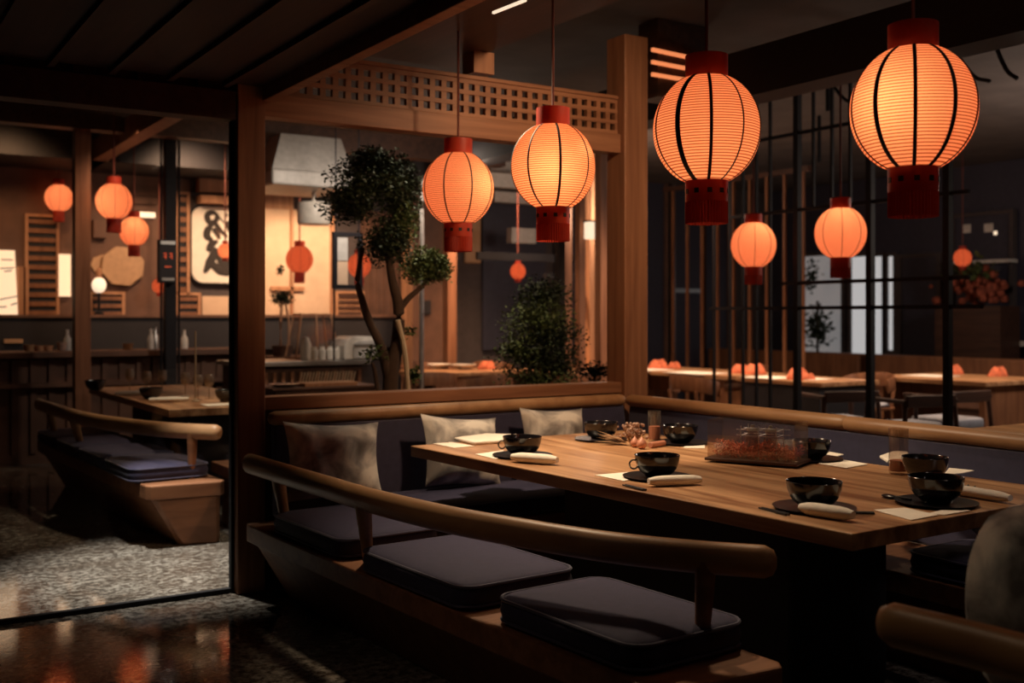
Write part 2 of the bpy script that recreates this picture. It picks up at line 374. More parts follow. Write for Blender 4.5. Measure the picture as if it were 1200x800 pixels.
# ================================================================ BENCHES
def rail_mb(ctrl, hw, hh):
    return MB().tube(spline(ctrl, 8), hw, 14, ry=hh, round_ends=True)
LB = (1.95, 3.5)
def left_bench(label):
    t = thing('bench', label, 'bench', (LB[0], LB[1], 0), 0, 'curved rail benches')
    out = [(1.655, 4.92), (1.66, 4.6), (1.69, 4.0), (1.725, 3.4), (1.76, 2.85), (1.785, 2.55), (1.805, 2.30), (1.815, 2.16), (1.84, 2.13), (2.24, 2.10), (2.27, 2.14), (2.26, 2.4), (2.22, 4.92)]
    s = loc_poly(out, LB)
    MB().prism(s, .285, .37).build('seat', 'base_wood', t, bevel=.008)
    lo = [(x+(.20 if x < .1 else -.02), y+(.03 if y < 0 else -.03)) for x, y in s]; hi = [(x+(.035 if x < .1 else -.02), y+(.015 if y < 0 else -.015)) for x, y in s]
    MB().prism(lo, 0, .285, hi).build('plinth', 'base_wood', t, bevel=.008)
    ctrl = [(1.665, 4.90), (1.68, 4.5), (1.70, 4.0), (1.715, 3.65), (1.775, 3.2), (1.855, 2.89), (1.965, 2.56), (2.09, 2.33), (2.225, 2.155)]
    ctrl = [(x-LB[0], y-LB[1], .655) for x, y in ctrl]
    rail_mb(ctrl, .036, .047).build('rail', 'rail_wood', t, smooth=True)
    for x, y, bx, by in ((1.705, 3.72, 1.80, 3.87), (1.69, 4.60, 1.76, 4.66), (2.12, 2.28, 2.12, 2.30), (1.84, 2.93, 1.83, 2.985)):
        if y < 2.95 and y > 2.8: continue
        MB().tube([(bx-LB[0], by-LB[1], .36), ((x+bx)/2-LB[0], (y+by)/2-LB[1], .5), (x-LB[0], y-LB[1], .65)], (.020, .026, .034), 12, ry=(.02, .024, .03)).build('rail_support', 'rail_wood' if y > 2.5 else 'base_wood', t, smooth=True)  # near end support takes a darker wood, standing in for its shade
    return t
bench = left_bench('long bench with curved wooden rail in the foreground left of the laid table')
booth_bench = dup(bench, (LB[0]-.284, LB[1]+4.16, 0), 0, 'bench with curved wooden rail standing behind the glass screen at left')
# bench at the back of the booth
bb = thing('bench', 'navy backed bench under the timber sill between the two posts', 'bench', (3.0, 4.7, 0))
MB().box(-.75, .93, -.36, .24, .285, .37).build('seat', 'base_wood', bb, bevel=.006)
MB().box(-.70, .88, -.28, .2, 0, .285).build('plinth', 'base_wood', bb)
MB().hexa([(-1.18, .24, .37), (.99, .24, .37), (.99, .33, .37), (-1.18, .33, .37)], [(-1.18, .29, .82), (.99, .29, .82), (.99, .35, .82), (-1.18, .35, .82)]).build('backrest', 'navy', bb, bevel=.012)
rail_mb([(-1.17, .305, .85), (-.4, .305, .85), (.4, .305, .85), (.96, .305, .85)], .038, .036).build('rail', 'rail_wood', bb, smooth=True)
# bench on the right of the booth
rb = thing('bench', 'navy backed bench with a long straight rail along the right of the table', 'bench', (3.8, 3.0, 0))
MB().box(-.36, .15, -2.4, 1.28, .285, .37).build('seat', 'base_wood', rb, bevel=.006)
MB().box(-.28, .12, -2.35, 1.25, 0, .285).build('plinth', 'base_wood', rb)
MB().hexa([(.14, -2.4, .37), (.22, -2.4, .37), (.22, 1.94, .37), (.14, 1.94, .37)], [(.18, -2.4, .82), (.24, -2.4, .82), (.24, 1.94, .82), (.18, 1.94, .82)]).build('backrest', 'navy', rb, bevel=.012)
for a, b, h in ((1.93, .36, .85), (.33, -2.4, .848)):
    rail_mb([(.195, a, h), (.195, (a+b)/2, h), (.195, b, h)], .038, .036).build('rail', 'rail_wood', rb, smooth=True)
# near bench, only the tip of its rail enters at the lower right
nb = thing('bench', 'bench whose round rail end comes in at the lower right corner', 'bench', (2.4, .7, 0))
rail_mb([(-.385, .86, .655), (-.36, .6, .655), (-.36, .2, .655), (-.37, -.5, .655)], .036, .05).build('rail', 'rail_wood', nb, smooth=True)
MB().box(-.30, .35, -.7, .80, .285, .37).build('seat', 'base_wood', nb, bevel=.008)
MB().box(-.2, .25, -.6, .70, 0, .285).build('plinth', 'base_wood', nb)
MB().tube([(-.25, .35, .36), (-.30, .32, .5), (-.36, .30, .64)], (.02, .025, .032), 12).build('rail_support', 'base_wood', nb, smooth=True)

# ================================================================ SEAT CUSHIONS
def ring_cushion(hx, hy, t, rc=.07, dome=.012):
    m = MB(); n = 40
    def outline(ins):
        r = max(rc-ins, .004); a = hx-ins; b = hy-ins; pts = []
        for q in range(4):
            cxx = (a-r)*(1, -1, -1, 1)[q]; cyy = (b-r)*(1, 1, -1, -1)[q]
            for k in range(n//4):
                an = PI/2*(q+k/(n/4-1)); pts.append((cxx+r*math.cos(an), cyy+r*math.sin(an)))
        return pts
    rings = [(.02, 0), (.004, .008), (0, .022), (-.006, t*.5), (0, t-.022), (.006, t-.010), (.022, t-.001), (.07, t+dome*.5), (min(hx, hy)*.6, t+dome)]
    for ins, z in rings: m.v += [(x, y, z) for x, y in outline(ins)]
    for i in range(len(rings)-1):
        for j in range(n):
            a = i*n+j; b = i*n+(j+1) % n; m.f.append((a, b, b+n, a+n))
    m.f.append(tuple(range(n-1, -1, -1))); m.f.append(tuple((len(rings)-1)*n+j for j in range(n)))
    return m, outline
def cushion(label, loc, hx, hy, rz=0, t=.09, group='navy seat cushions', mat='cushion_navy'):
    m, outl = ring_cushion(hx, hy, t)
    o = tag(m.build('seat_cushion', mat, smooth=True), label, 'cushion', group); o.location = loc; o.rotation_euler = (0, 0, rz)
    for z in (.014, t-.010):
        pts = outl(-.001); pts = [(x, y, z) for x, y in pts]+[(pts[0][0], pts[0][1], z)]
        MB().tube(pts, .0055, 6).build('piping', 'navy', o, smooth=True)
    return o
cushion('navy seat cushion in the far corner in front of the patterned pillow', (1.935, 4.32, .371), .235, .36, .05)
cushion('navy seat cushion in the middle of the foreground left bench', (1.975, 3.42, .371), .245, .37, .055)
cushion('nearest navy seat cushion on the foreground left bench below the rail end', (2.035, 2.59, .371), .225, .335, .06)
cushion('navy seat cushion under the far left corner of the laid table', (2.80, 4.62, .371), .46, .26)
cushion('navy seat cushion hidden mostly behind the table on the back bench', (3.45, 4.62, .371), .17, .26)
cushion('navy seat cushion showing under the right end of the laid table', (3.665, 2.22, .371), .215, .40)
cushion('navy seat cushion on the near bench at the lower right corner', (2.44, .95, .371), .28, .50, t=.10)
for k in range(4):
    cushion(['nearest navy cushion on the bench behind the glass screen', 'second navy cushion from the near end on the bench behind the glass', 'third navy cushion from the near end on the bench behind the glass', 'farthest navy cushion on the bench behind the glass'][k],
            (1.695-.03*k, 6.74+.66*k, .371), .235, .31, .05, group='navy cushions behind the glass')

# ================================================================ THROW PILLOWS
def pillow(label, loc, rot, wd=.44, hg=.42, th=.075, rnd=0):
    m = MB(); N = 18
    for side in (1, -1):
        o = len(m.v)
        for i in range(N+1):
            for j in range(N+1):
                a = -1+2*i/N; b = -1+2*j/N
                x = a*(1-.10*(1-b*b)); y = b*(1-.10*(1-a*a))
                if rnd: x = a*math.sqrt(1-b*b*rnd); y = b*math.sqrt(1-a*a*rnd)
                z = th*side*(max(0, (1-a**4)*(1-b**4))**.55)
                z += .006*math.sin(7*a+3*b)*(1-a*a)*(1-b*b)
                m.v.append((x*wd/2, y*hg/2, z))
        for i in range(N):
            for j in range(N):
                q = (o+i*(N+1)+j, o+(i+1)*(N+1)+j, o+(i+1)*(N+1)+j+1, o+i*(N+1)+j+1)
                m.f.append(q if side > 0 else q[::-1])
    o = tag(m.build('throw_pillow', 'pillow_print', smooth=True), label, 'pillow', 'grey patterned throw pillows')
    o.location = loc; o.rotation_euler = rot; return o
pillow('grey patterned pillow in the left corner beside the first post', (2.05, 4.80, .650), (1.28, .06, 0), .50, .385)
pillow('grey patterned pillow half hidden by the far left table corner', (2.76, 4.80, .648), (1.28, .10, .05), .47, .375)
pillow('grey patterned pillow behind the table at the right end of the back bench', (3.36, 4.82, .655), (1.32, .05, -.05), .41, .38)
pillow('grey patterned pillow lying flat on the right bench under the table end', (3.80, 2.36, .535), (.12, .05, .5), .34, .34, .055)
pillow('rounded grey pillow behind the rail at the lower right corner', (2.385, 1.35, .68), (1.2, .12, -.6), .50, .50, .12, rnd=.42)
# ================================================================ PAPER LANTERNS
def lantern(label, loc, R, top, group, bulb, far=False, power=1.0, nribs=8, rib0=0, fringe=True, stretch=1.07, ribw=(.030,), pm=None):
    # bulb: its place inside the shade (to the right, up, towards the room's front); rib0: where the first rib stands
    t = thing('paper_lantern', label, 'lantern', loc, 0, group)
    dirc = Vector((EYE.x-loc[0], EYE.y-loc[1], 0)).normalized(); dr = Vector((-dirc.y, dirc.x, 0)); az0 = math.atan2(dirc.y, dirc.x)
    bulb = dr*bulb[0]+Vector((0, 0, bulb[1]))+dirc*bulb[2]
    a0 = math.acos(.41); n = 22 if far else 44; m = MB(); prof = []
    k = 24 if far else 96
    for i in range(k+1):
        an = -PI/2+math.asin(.41)+(PI-2*math.asin(.41))*i/k
        bulge = 0 if far else .006*abs(math.sin(PI*i/2))
        prof.append((R*(math.cos(an)+bulge), R*stretch*math.sin(an)))
    MB().lathe(prof, 32 if far else 64, close=False).build('paper_shade', pm or ('far_paper' if far else 'lantern_paper'), t, smooth=True)
    zt = prof[-1][1]; zb = prof[0][1]
    for q in range(nribs):
        an = az0+math.radians(rib0)+2*PI*q/nribs; pts = []; wd = ribw[q % len(ribw)]*R
        for i in range(25):
            e = -PI/2+math.asin(.41)+(PI-2*math.asin(.41))*i/24
            pts.append((1.012*R*math.cos(e)*math.cos(an), 1.012*R*math.cos(e)*math.sin(an), R*stretch*math.sin(e)))
        MB().tube(pts, wd, 6, ry=.012*R, up=(math.cos(an), math.sin(an), 0)).build('rib', 'rib_black', t, smooth=True)
    rc = .40*R
    m = MB().lathe([(rc*.98, zt-.01), (rc, zt), (rc, zt+.42*R), (rc*.93, zt+.42*R), (rc*.93, zt)], 28, close=False)
    m.build('top_collar', 'lacquer', t, smooth=True)
    col = MB().lathe([(rc*.99, zb-.40*R), (rc, zb-.38*R), (rc, zb+.01), (rc*.93, zb+.01), (rc*.93, zb-.38*R)], 28, close=False).build('bottom_collar', 'lacquer', t, smooth=True)
    if fringe:
        m = MB(); N = 44; o = len(m.v)
        for z in (zb-.39*R, zb-.80*R):
            for j in range(N*2):
                r_ = rc*(1.0 if j % 2 else .95); an = PI*j/N; m.v.append((r_*math.cos(an), r_*math.sin(an), z))
        for j in range(2*N): m.f.append((j, (j+1) % (2*N), 2*N+(j+1) % (2*N), 2*N+j))
        m.f.append(tuple(range(2*N-1, -1, -1)))
        m.build('fringe', 'lacquer_dark', col)
    if not far:
        for q in range(10):
            an = az0+2*PI*q/10+.15; e = Vector((math.cos(an), math.sin(an), 0))*rc; MB().bar(e*.985+Vector((0, 0, zb-.2*R)), e*1.02+Vector((0, 0, zb-.2*R)), .09*R, .09*R).build('eyelet', 'rib_black', col)
    cm = MB().tube([(0, 0, zt+.40*R), (0, 0, top-loc[2])], .006 if not far else .008, 6)
    cm.bar((-rc*.95, 0, zt+.36*R), (rc*.95, 0, zt+.36*R), .02*R+.003, .02*R+.003)
    cm.build('cord', 'cord_red', t)
    d = bpy.data.lights.new('bulb', 'POINT'); b = bpy.data.objects.new('bulb', d); COL.objects.link(b); b.parent = t
    d.energy = power; d.color = (1, .72, .42); d.shadow_soft_size = .02*R/.18; b.location = Vector(bulb)*R
    return t
G1 = 'big paper lanterns over the laid table'
NEAR = [('leftmost big lit lantern over the table, hanging before the tree', 537, 221, 5.50, 41.5, (.42, .05, .30), -23, 8, (.022,)),
        ('second big lit lantern from the left, hanging before the lattice', 648, 195.5, 4.60, 49, (.0, -.12, .48), -35, 8, (.026, .030, .018)),
        ('big lit lantern just right of the second timber post', 828, 152, 3.68, 62, (.0, -.15, .12), -31, 10, (.052, .030, .018, .016, .02)),
        ('biggest lit lantern at the upper right with black ribs', 1070, 128, 3.17, 71, (-.22, .02, .45), -34, 10, (.042, .030, .040, .018, .02))]
for lab, px, py, z, rp, bulb, r0, nr, rw in NEAR:
    p = at_z(px, py, z); R = rp*z/F
    lantern(lab, p, R, 2.82 if px < 700 else 3.32, G1, bulb, power=.50, nribs=nr, rib0=r0, ribw=rw)
G2 = 'small paper lanterns farther back'
FAR = [('pale lit lantern hanging left of the black metal grid', 883, 287, 8.65, 26, (.15, .42, .2), 1),
       ('orange lit lantern hanging before the black metal grid', 985, 273, 7.45, 29.5, (0, .42, .2), 1),
       ('lantern half hidden behind the timber post beyond the glass', 69, 232, 11.2, 15.5, (0, .1, .1), 1),
       ('bright lantern beside the post beyond the glass, upper one of a pair', 133.5, 236, 9.4, 20.5, (-.25, 0, .2), 1),
       ('pale lantern above the octagonal panel, lower one of a pair', 157, 271, 10.6, 16.5, (0, .3, .3), 1),
       ('dim orange lantern hanging before the plaster wall left of the tree', 351, 304, 11.6, 15.5, (0, 0, 0), 1),
       ('orange lantern behind the framed board and the tree', 421, 311, 10.8, 13.5, (0, 0, 0), 1),
       ('small orange lantern before the calligraphy sign', 264, 294, 10.9, 8.5, (0, -.1, 0), 0),
       ('little orange lantern beside the black screen on the dark post', 187, 335, 11.5, 8.5, (0, -.1, 0), 0),
       ('dull red lantern beyond the grid at the far right', 1128, 302, 13.0, 10, (0, 0, 0), 0),
       ('dull red lantern behind the clipped bush', 607, 318, 12.4, 9, (0, 0, 0), 0)]
for lab, px, py, z, rp, bulb, fr in FAR:
    p = at_z(px, py, z); R = rp*z/F
    dull = py > 300
    lantern(lab, p, R, 3.32, G2, bulb, far=True, power=(.16 if dull else .5)*(R/.18)**2, nribs=8, rib0=4, fringe=bool(fr), ribw=(.012,), pm='dull_paper' if dull else None)

# ================================================================ TABLEWARE
TZ = .7405
def bowl_mesh():
    o = [(.040, 0), (.046, .002), (.048, .008), (.062, .018), (.074, .034), (.081, .055), (.0845, .074), (.0855, .081), (.084, .083), (.082, .081), (.078, .055), (.070, .035), (.05, .020), (.0, .016)]
    return MB().lathe(o, 36, close=False)
bowl0 = None
BOWLS = [('black bowl on the near left corner side of the table, before two white cloths', 612, 533, 1.0, 1, 1),
         ('black bowl with a small ring handle at the middle of the left table edge', 770, 558, 1.0, 1, 1),
         ('black bowl nearest the front corner of the table, behind a rolled cloth', 954, 594, 1.02, 0, 1),
         ('black bowl at the near right table end, the lower of two that overlap', 1097, 588, 1.02, 0, 1),
         ('black bowl beside the tall glass, the upper of two that overlap', 1084, 560, .98, 0, 0),
         ('black bowl just right of the glass box', 951, 537, .95, 0, 1),
         ('black bowl between the small tumbler and the glass box', 797, 518, 1.0, 0, 1),
         ('farthest black bowl at the far end of the table by the pillow', 704, 514, 1.0, 0, 1)]
plate_m = [(.0, 0), (.10, 0), (.125, .006), (.13, .010), (.122, .009), (.10, .004), (.0, .004)]
PL = ['black plate at the far left edge of the table below a ring handled bowl', 'black plate at the middle of the left table edge', 'black plate nearest the front corner of the table', 'black plate at the near right end of the table', 'black plate right of the glass box', 'black plate between the small tumbler and the glass box', 'black plate at the far table end by the pillow']
for lab, px, py, s, handle, plate in BOWLS:
    p = on_h(px, py, TZ+.006)
    if plate:
        pl = tag(MB().lathe(plate_m, 36, close=False).build('plate', 'plate_black', smooth=True), PL[len([x for x in bpy.data.objects if x.name.startswith('plate')])-1], 'plate', 'black plates on the laid table')
        pl.location = (p.x, p.y, TZ)
    b = thing('bowl', lab, 'bowl', (p.x, p.y, TZ+.0055), 0, 'black bowls on the laid table'); b.scale = (s, s, s)
    bowl_mesh().build('body', 'bowl_black', b, smooth=True)
    if handle:
        ring = [(-.088*.8425+.016*math.cos(a)*-.8425, .088*.5388+.016*math.cos(a)*.5388, .046+.017*math.sin(a)) for a in [2*PI*i/16 for i in range(17)]]
        MB().tube(ring, .0035, 6).build('handle', 'steel', b, smooth=True)
def corners(pts, h=TZ): return [on_h(x, y, h) for x, y in pts]
def flat(name, lab, pts, th, mat='card', cat='napkin', group='white cloths and cards on the laid table', bevel=.002, lift=0):
    ps = corners(pts); c = sum(ps, Vector())/len(ps)
    if (ps[1]-ps[0]).cross(ps[2]-ps[1]).z < 0: ps = ps[::-1]
    m = MB().prism([(p.x-c.x, p.y-c.y) for p in ps], 0, th)
    o = tag(m.build(name, mat, bevel=bevel), lab, cat, group); o.location = (c.x, c.y, TZ+lift); return o
flat('folded_napkin', 'white folded cloth pad at the far left corner of the table', [(532, 516), (555, 521.5), (592, 519), (600, 512), (570, 511)], .016, 'linen', bevel=.006)
flat('napkin', 'white flat card at the tip of the far left table corner', [(507, 520), (532, 525), (556, 523), (530, 518.5)], .003)
flat('napkin', 'white flat card left of the black bowl on the left table edge', [(557, 532.5), (580, 538), (592, 536), (590, 528)], .003)
flat('napkin', 'white flat card left of the bowl with a ring handle', [(697, 557), (731, 564), (750, 560), (738, 553.5)], .003)
flat('napkin', 'white flat card at the near right table edge below the black bowl', [(1024, 598), (1068, 610), (1100, 604), (1060, 595.5)], .003)
flat('napkin', 'white flat card under the near right bowl', [(1088, 602), (1106, 604), (1137, 599), (1120, 594)], .003, lift=.0)
flat('napkin', 'white flat card between the glass box and the tall glass', [(958, 543.5), (992, 549), (1017, 544.5), (985, 538.5)], .004)
flat('napkin', 'white flat card behind the bowl right of the glass box', [(962, 536), (980, 535.5), (989, 533), (972, 530)], .004)
flat('napkin', 'white flat card right of the bowl between tumbler and glass box', [(800, 525), (826, 525.5), (826, 517), (812, 517)], .003)
flat('napkin', 'white flat card behind the upper of the two overlapping bowls', [(1105, 557.5), (1128, 555), (1142, 552), (1112, 549)], .004)
flat('folded_napkin', 'white folded cloth behind the tall glass', [(1031, 537), (1040, 543), (1068, 541), (1064, 532), (1045, 532)], .014, 'linen', bevel=.005)
def roll(lab, p0, p1, r=.020):
    a = on_h(*p0, TZ); b = on_h(*p1, TZ); c = (a+b)/2; k = []
    for i in range(9):
        t = i/8; q = a.lerp(b, t)-c; k.append((q.x, q.y, r*.87))
    rr = [r*.6, r*.9, r, r*1.03, r, r*1.02, r, r*.9, r*.6]
    o = tag(MB().tube(k, [x*1.15 for x in rr], 14, ry=[x*.86 for x in rr]).build('rolled_napkin', 'linen', smooth=True), lab, 'napkin', 'rolled white cloths on the laid table')
    o.location = (c.x, c.y, TZ+.0005)
roll('rolled white cloth before the black bowl on the left table edge', (600, 541), (653, 545), .024)
roll('rolled white cloth before the bowl with a ring handle', (760, 570), (821, 567.5), .021)
roll('rolled white cloth at the front corner of the table', (938, 602), (1000, 611.5), .023)
roll('rolled white cloth at the right end of the table by the lower bowl', (1112, 578), (1184, 590), .020)
def stick(name, lab, cat, a, b, r, mat, n=1, h=.012):
    p = on_h(*a, TZ); q = on_h(*b, TZ); c = (p+q)/2; m = MB(); sd = (q-p).cross(Vector((0, 0, 1))).normalized()*.012
    for k in range(n):
        m.tube([p-c+sd*k+Vector((0, 0, r)), q-c+sd*k+Vector((0, 0, r))], (r*.7, r), 8)
    o = tag(m.build(name, mat, smooth=True), lab, cat); o.location = (c.x, c.y, TZ); return o
stick('chopsticks', 'dark chopsticks on the wood left of the rolled cloth at the front corner', 'chopsticks', (893, 596), (925, 604), .004, 'plate_black', 2)
stick('chopsticks', 'dark chopsticks lying between the front corner cloth and the flat card', 'chopsticks', (985, 601), (1024, 602), .004, 'plate_black', 2)
stick('chopsticks', 'dark chopsticks beside the ring handled bowl on the left edge', 'chopsticks', (733, 569), (757, 575), .004, 'plate_black', 2)
def spoon(lab, a, b):
    p = on_h(*a, TZ); q = on_h(*b, TZ); c = (p+q)/2; d = (q-p)
    o = thing('spoon', lab, 'spoon', (c.x, c.y, TZ)); p -= c; q -= c
    MB().tube([(p.x, p.y, .006), (q.x, q.y, .008)], (.006, .0035), 8).build('handle', 'plate_black', o, smooth=True)
    t = MB().ball((0, 0, 0), .03, .019, .006, 14, 6); t.xf(Matrix.Translation((p.x, p.y, .007)) @ Matrix.Rotation(math.atan2(d.y, d.x), 4, 'Z')); t.build('spoon_bowl', 'plate_black', o, smooth=True)
spoon('black spoon left of the two overlapping bowls', (1042, 583.5), (1068, 588))
def tumbler(lab, px, py, r, h, fill):
    p = on_h(px, py, TZ); o = thing('glass_tumbler', lab, 'glass', (p.x, p.y, TZ), 0, 'tall glasses on the laid table')
    MB().lathe([(0, .001), (r*.95, .001), (r, .01), (r*1.04, h), (r*.99, h), (r*.93, .012), (0, .010)], 28, close=False).build('vessel', 'table_glass', o, smooth=True)
    MB().lathe([(0, .012), (r*.92, .013), (r*.93, h*fill), (0, h*fill)], 24, close=False).build('drink', 'drink', o, smooth=True)
tumbler('small tall glass with pinkish drink beside the dried flowers', 767, 517.5, .030, .150, .5)
tumbler('tall glass before the upper of two overlapping black bowls', 1053, 555, .036, .175, .3)
# glass box of dried red petals
a = on_h(829, 541, TZ); b = on_h(932, 549, TZ); ax = (b-a).normalized(); ln = (b-a).length; per = Vector((-ax.y, ax.x, 0))
if per.dot(FW) < 0: per = -per
wd = .17; c = (a+b)/2+per*wd/2; rz = math.atan2(ax.y, ax.x)
tr = tag(MB().box(-ln/2-.01, ln/2+.01, -wd/2-.012, wd/2+.012, .008, .020).build('serving_tray', 'dark_wood', bevel=.004), 'dark wooden tray under the glass box in the middle of the table', 'tray'); tr.location = (c.x, c.y, TZ); tr.rotation_euler = (0, 0, rz)
MB().box(-ln/2+.03, ln/2-.03, -wd/2+.02, wd/2-.02, 0, .008).build('foot', 'dark_wood', tr)
gb = thing('glass_box', 'open glass box of dried red petals in the middle of the table', 'box', (c.x, c.y, TZ+.021), rz)
hb = .155
for nm, q in (('side_pane', (-ln/2, -ln/2+.004, -wd/2, wd/2)), ('side_pane', (ln/2-.004, ln/2, -wd/2, wd/2)), ('front_pane', (-ln/2, ln/2, -wd/2, -wd/2+.004)), ('back_pane', (-ln/2, ln/2, wd/2-.004, wd/2))):
    MB().box(q[0], q[1], q[2], q[3], 0, hb*(.6 if nm == 'front_pane' else 1)).build(nm, 'table_glass', gb)
m = MB()
for k in range(1500):
    x = random.uniform(-ln/2+.012, ln/2-.012); y = random.uniform(-wd/2+.012, wd/2-.012)
    z = random.uniform(.004, .055+.02*math.sin(x*30)*math.cos(y*25)); d = Vector((random.uniform(-1, 1), random.uniform(-1, 1), random.uniform(-.7, .7))).normalized()*random.uniform(.007, .016)
    m.bar(Vector((x, y, z))-d*.5, Vector((x, y, z))+d*.5, .0035, .002)
g = m.build('dried_petals', 'garnish'); g['kind'] = 'stuff'; tag(g, 'heap of dried red petals and shreds inside the glass box', 'petals'); g.location = gb.location; g.rotation_euler = gb.rotation_euler
# wire rack with jars inside the box
wr = thing('wire_rack', 'fine silver wire rack standing in the red petals of the glass box', 'rack', gb.location, rz)
m = MB()
for x in (-.055, .02, .095):
    for y in (-.045, .045): m.tube([(x, y, 0), (x, y, .135)], .0016, 6)
for z in (.095, .118):
    for y in (-.045, .045): m.tube([(-.075, y, z), (.125, y, z)], .0016, 6)
    for x in (-.055, .02, .095): m.tube([(x, -.045, z), (x, .045, z)], .0016, 6)
m.build('wires', 'steel', wr)
for k, (x, y, lab) in enumerate(((-.018, -.01, 'left'), (.058, -.005, 'right'))):
    o = thing('glass_jar', '%s of two clear glass jars in the wire rack on the table' % lab, 'jar', gb.matrix_world @ Vector((0, 0, 0)))
    v = Matrix.Rotation(rz, 3, 'Z') @ Vector((x, y, 0)); o.location = gb.location+v
    MB().lathe([(0, 0), (.028, .001), (.030, .01), (.030, .085), (.02, .1), (.02, .112), (.018, .112), (.018, .1), (.027, .084), (.027, .012), (0, .006)], 20, close=False).build('vessel', 'table_glass', o, smooth=True)
    MB().lathe([(0, .112), (.023, .112), (.023, .122), (.008, .126), (.008, .136), (0, .138)], 16, close=False).build('lid', 'steel', o, smooth=True)
# dried flower arrangement
p = on_h(742, 522, TZ)
df = thing('dried_bouquet', 'bundle of dried flowers with a leaf fan on the far table end', 'bouquet', (p.x, p.y, TZ))
m = MB()
for k in range(110):
    d = Vector((random.gauss(0, .028), random.gauss(0, .028), random.uniform(.04, .105))); m.ball(d, random.uniform(.004, .009), n=6, m=4)
m.build('blossoms', 'blossom', df, smooth=True)
m = MB()
for k in range(34):
    e = Vector((random.gauss(0, .026), random.gauss(0, .026), random.uniform(.05, .1))); m.tube([(e.x*.2, e.y*.2, .003), e], .0014, 5)
m.build('stems', 'husk', df)
m = MB()
for k in range(16):
    an = math.radians(150+random.uniform(-22, 22)-32.6); L_ = random.uniform(.10, .19); up = random.uniform(.03, .35)
    e = Vector((math.cos(an)*L_, math.sin(an)*L_, L_*up+.008)); s = Vector((math.cos(an)*.03, math.sin(an)*.03, .008)); mid = s.lerp(e, .55)+Vector((0, 0, .004)); sd = Vector((-math.sin(an), math.cos(an), 0))*.008
    m.add([s, mid+sd, e, mid-sd, mid+Vector((0, 0, .003))], [(0, 1, 4), (1, 2, 4), (2, 3, 4), (3, 0, 4)])
m.build('leaf_fan', 'husk', df)
for lab, px, py, r in (('left one of two pink onion bulbs by the dried flowers', 744, 524, .022), ('right one of two pink onion bulbs by the dried flowers', 752, 526, .024)):
    p = on_h(px, py, TZ); o = thing('onion_bulb', lab, 'onion', (p.x, p.y, TZ), 0, 'onion bulbs on the laid table')
    MB().lathe([(0, 0), (r*.5, .002), (r*.95, r*.6), (r, r), (r*.8, r*1.5), (r*.35, r*1.95), (r*.1, r*2.3), (0, r*2.35)], 18, close=False).build('body', 'bulb_pink', o, smooth=True)
    MB().tube([(0, 0, r*2.3), (.004, .002, r*2.8)], .002, 5).build('tip', 'husk', o)
p = on_h(762, 525, TZ); q = on_h(778, 522.5, TZ); c = (p+q)/2
o = tag(MB().tube([p-c+Vector((0, 0, .014)), q-c+Vector((0, 0, .014))], .014, 14).build('cork_roll', 'bulb_pink', smooth=True, bevel=.002), 'short pinkish roll lying at the foot of the small tall glass', 'roll'); o.location = (c.x, c.y, TZ)
p = on_h(1132, 577, TZ); m = MB()
for k in range(14):
    an = random.uniform(0, 2*PI); e = Vector((math.cos(an)*.035, math.sin(an)*.035, random.uniform(.01, .03))); sd = Vector((-math.sin(an), math.cos(an), 0))*.010
    m.add([(0, 0, .004), e*.6+sd, e, e*.6-sd], [(0, 1, 2, 3)])
o = tag(m.build('leaf_sprig', 'leaf_dark'), 'small dark green leaf sprig right of the overlapping bowls', 'leaf'); o.location = (p.x, p.y, TZ)

# ================================================================ TREES BEHIND THE SILL
def leaves(m, c, r, n, size, shell=.55):
    for _ in range(n):
        while True:
            d = Vector((random.uniform(-1, 1), random.uniform(-1, 1), random.uniform(-1, 1)))
            if .05 < d.length < 1: break
        d = d.normalized()*(shell+(1-shell)*random.random())
        wob = 1+.12*math.sin(5*d.x+3*d.z)+.08*math.sin(9*d.y+7*d.x)
        p = Vector((c[0]+d.x*r[0]*wob, c[1]+d.y*r[1]*wob, c[2]+d.z*r[2]*wob))
        a = Vector((random.uniform(-1, 1), random.uniform(-1, 1), random.uniform(-.4, .8))).normalized(); b = a.cross(Vector((random.uniform(-1, 1), random.uniform(-1, 1), 1))).normalized()
        s = size*random.uniform(.7, 1.3)
        m.add([p, p+a*s*.5+b*s*.33, p+a*s, p+a*s*.5-b*s*.33], [(0, 1, 2, 3)])
TV = 5.72
tree = thing('bonsai_tree', 'tall cloud pruned tree behind the sill left of the lanterns', 'tree', (on_v(460, 458, TV).x, TV, .62))
def tl(px, py, dv=0): q = on_v(px, py, TV+dv); return Vector(q)-tree.location
TS = on_v(460, 400, TV); Zt = (TS-EYE).dot(FW); pxm = Zt/F
pads = [((432, 210), 52, 34, 900), ((468, 222), 34, 46, 800), ((410, 240), 38, 26, 600), ((453, 285), 36, 30, 800), ((470, 262), 24, 30, 400), ((501, 313), 37, 24, 1000), ((437, 186), 32, 16, 300)]
for (cx, cy), rx, ry, n in pads:
    q = tl(cx, cy); m = MB(); r = (rx*pxm*.93, max(.12, rx*pxm*.6), ry*pxm*.95)
    leaves(m, q, r, int(n*3.8), .023, .3); m.build('foliage_pad', 'leaf_mid' if cx in (501, 470) else 'leaf_dark', tree)
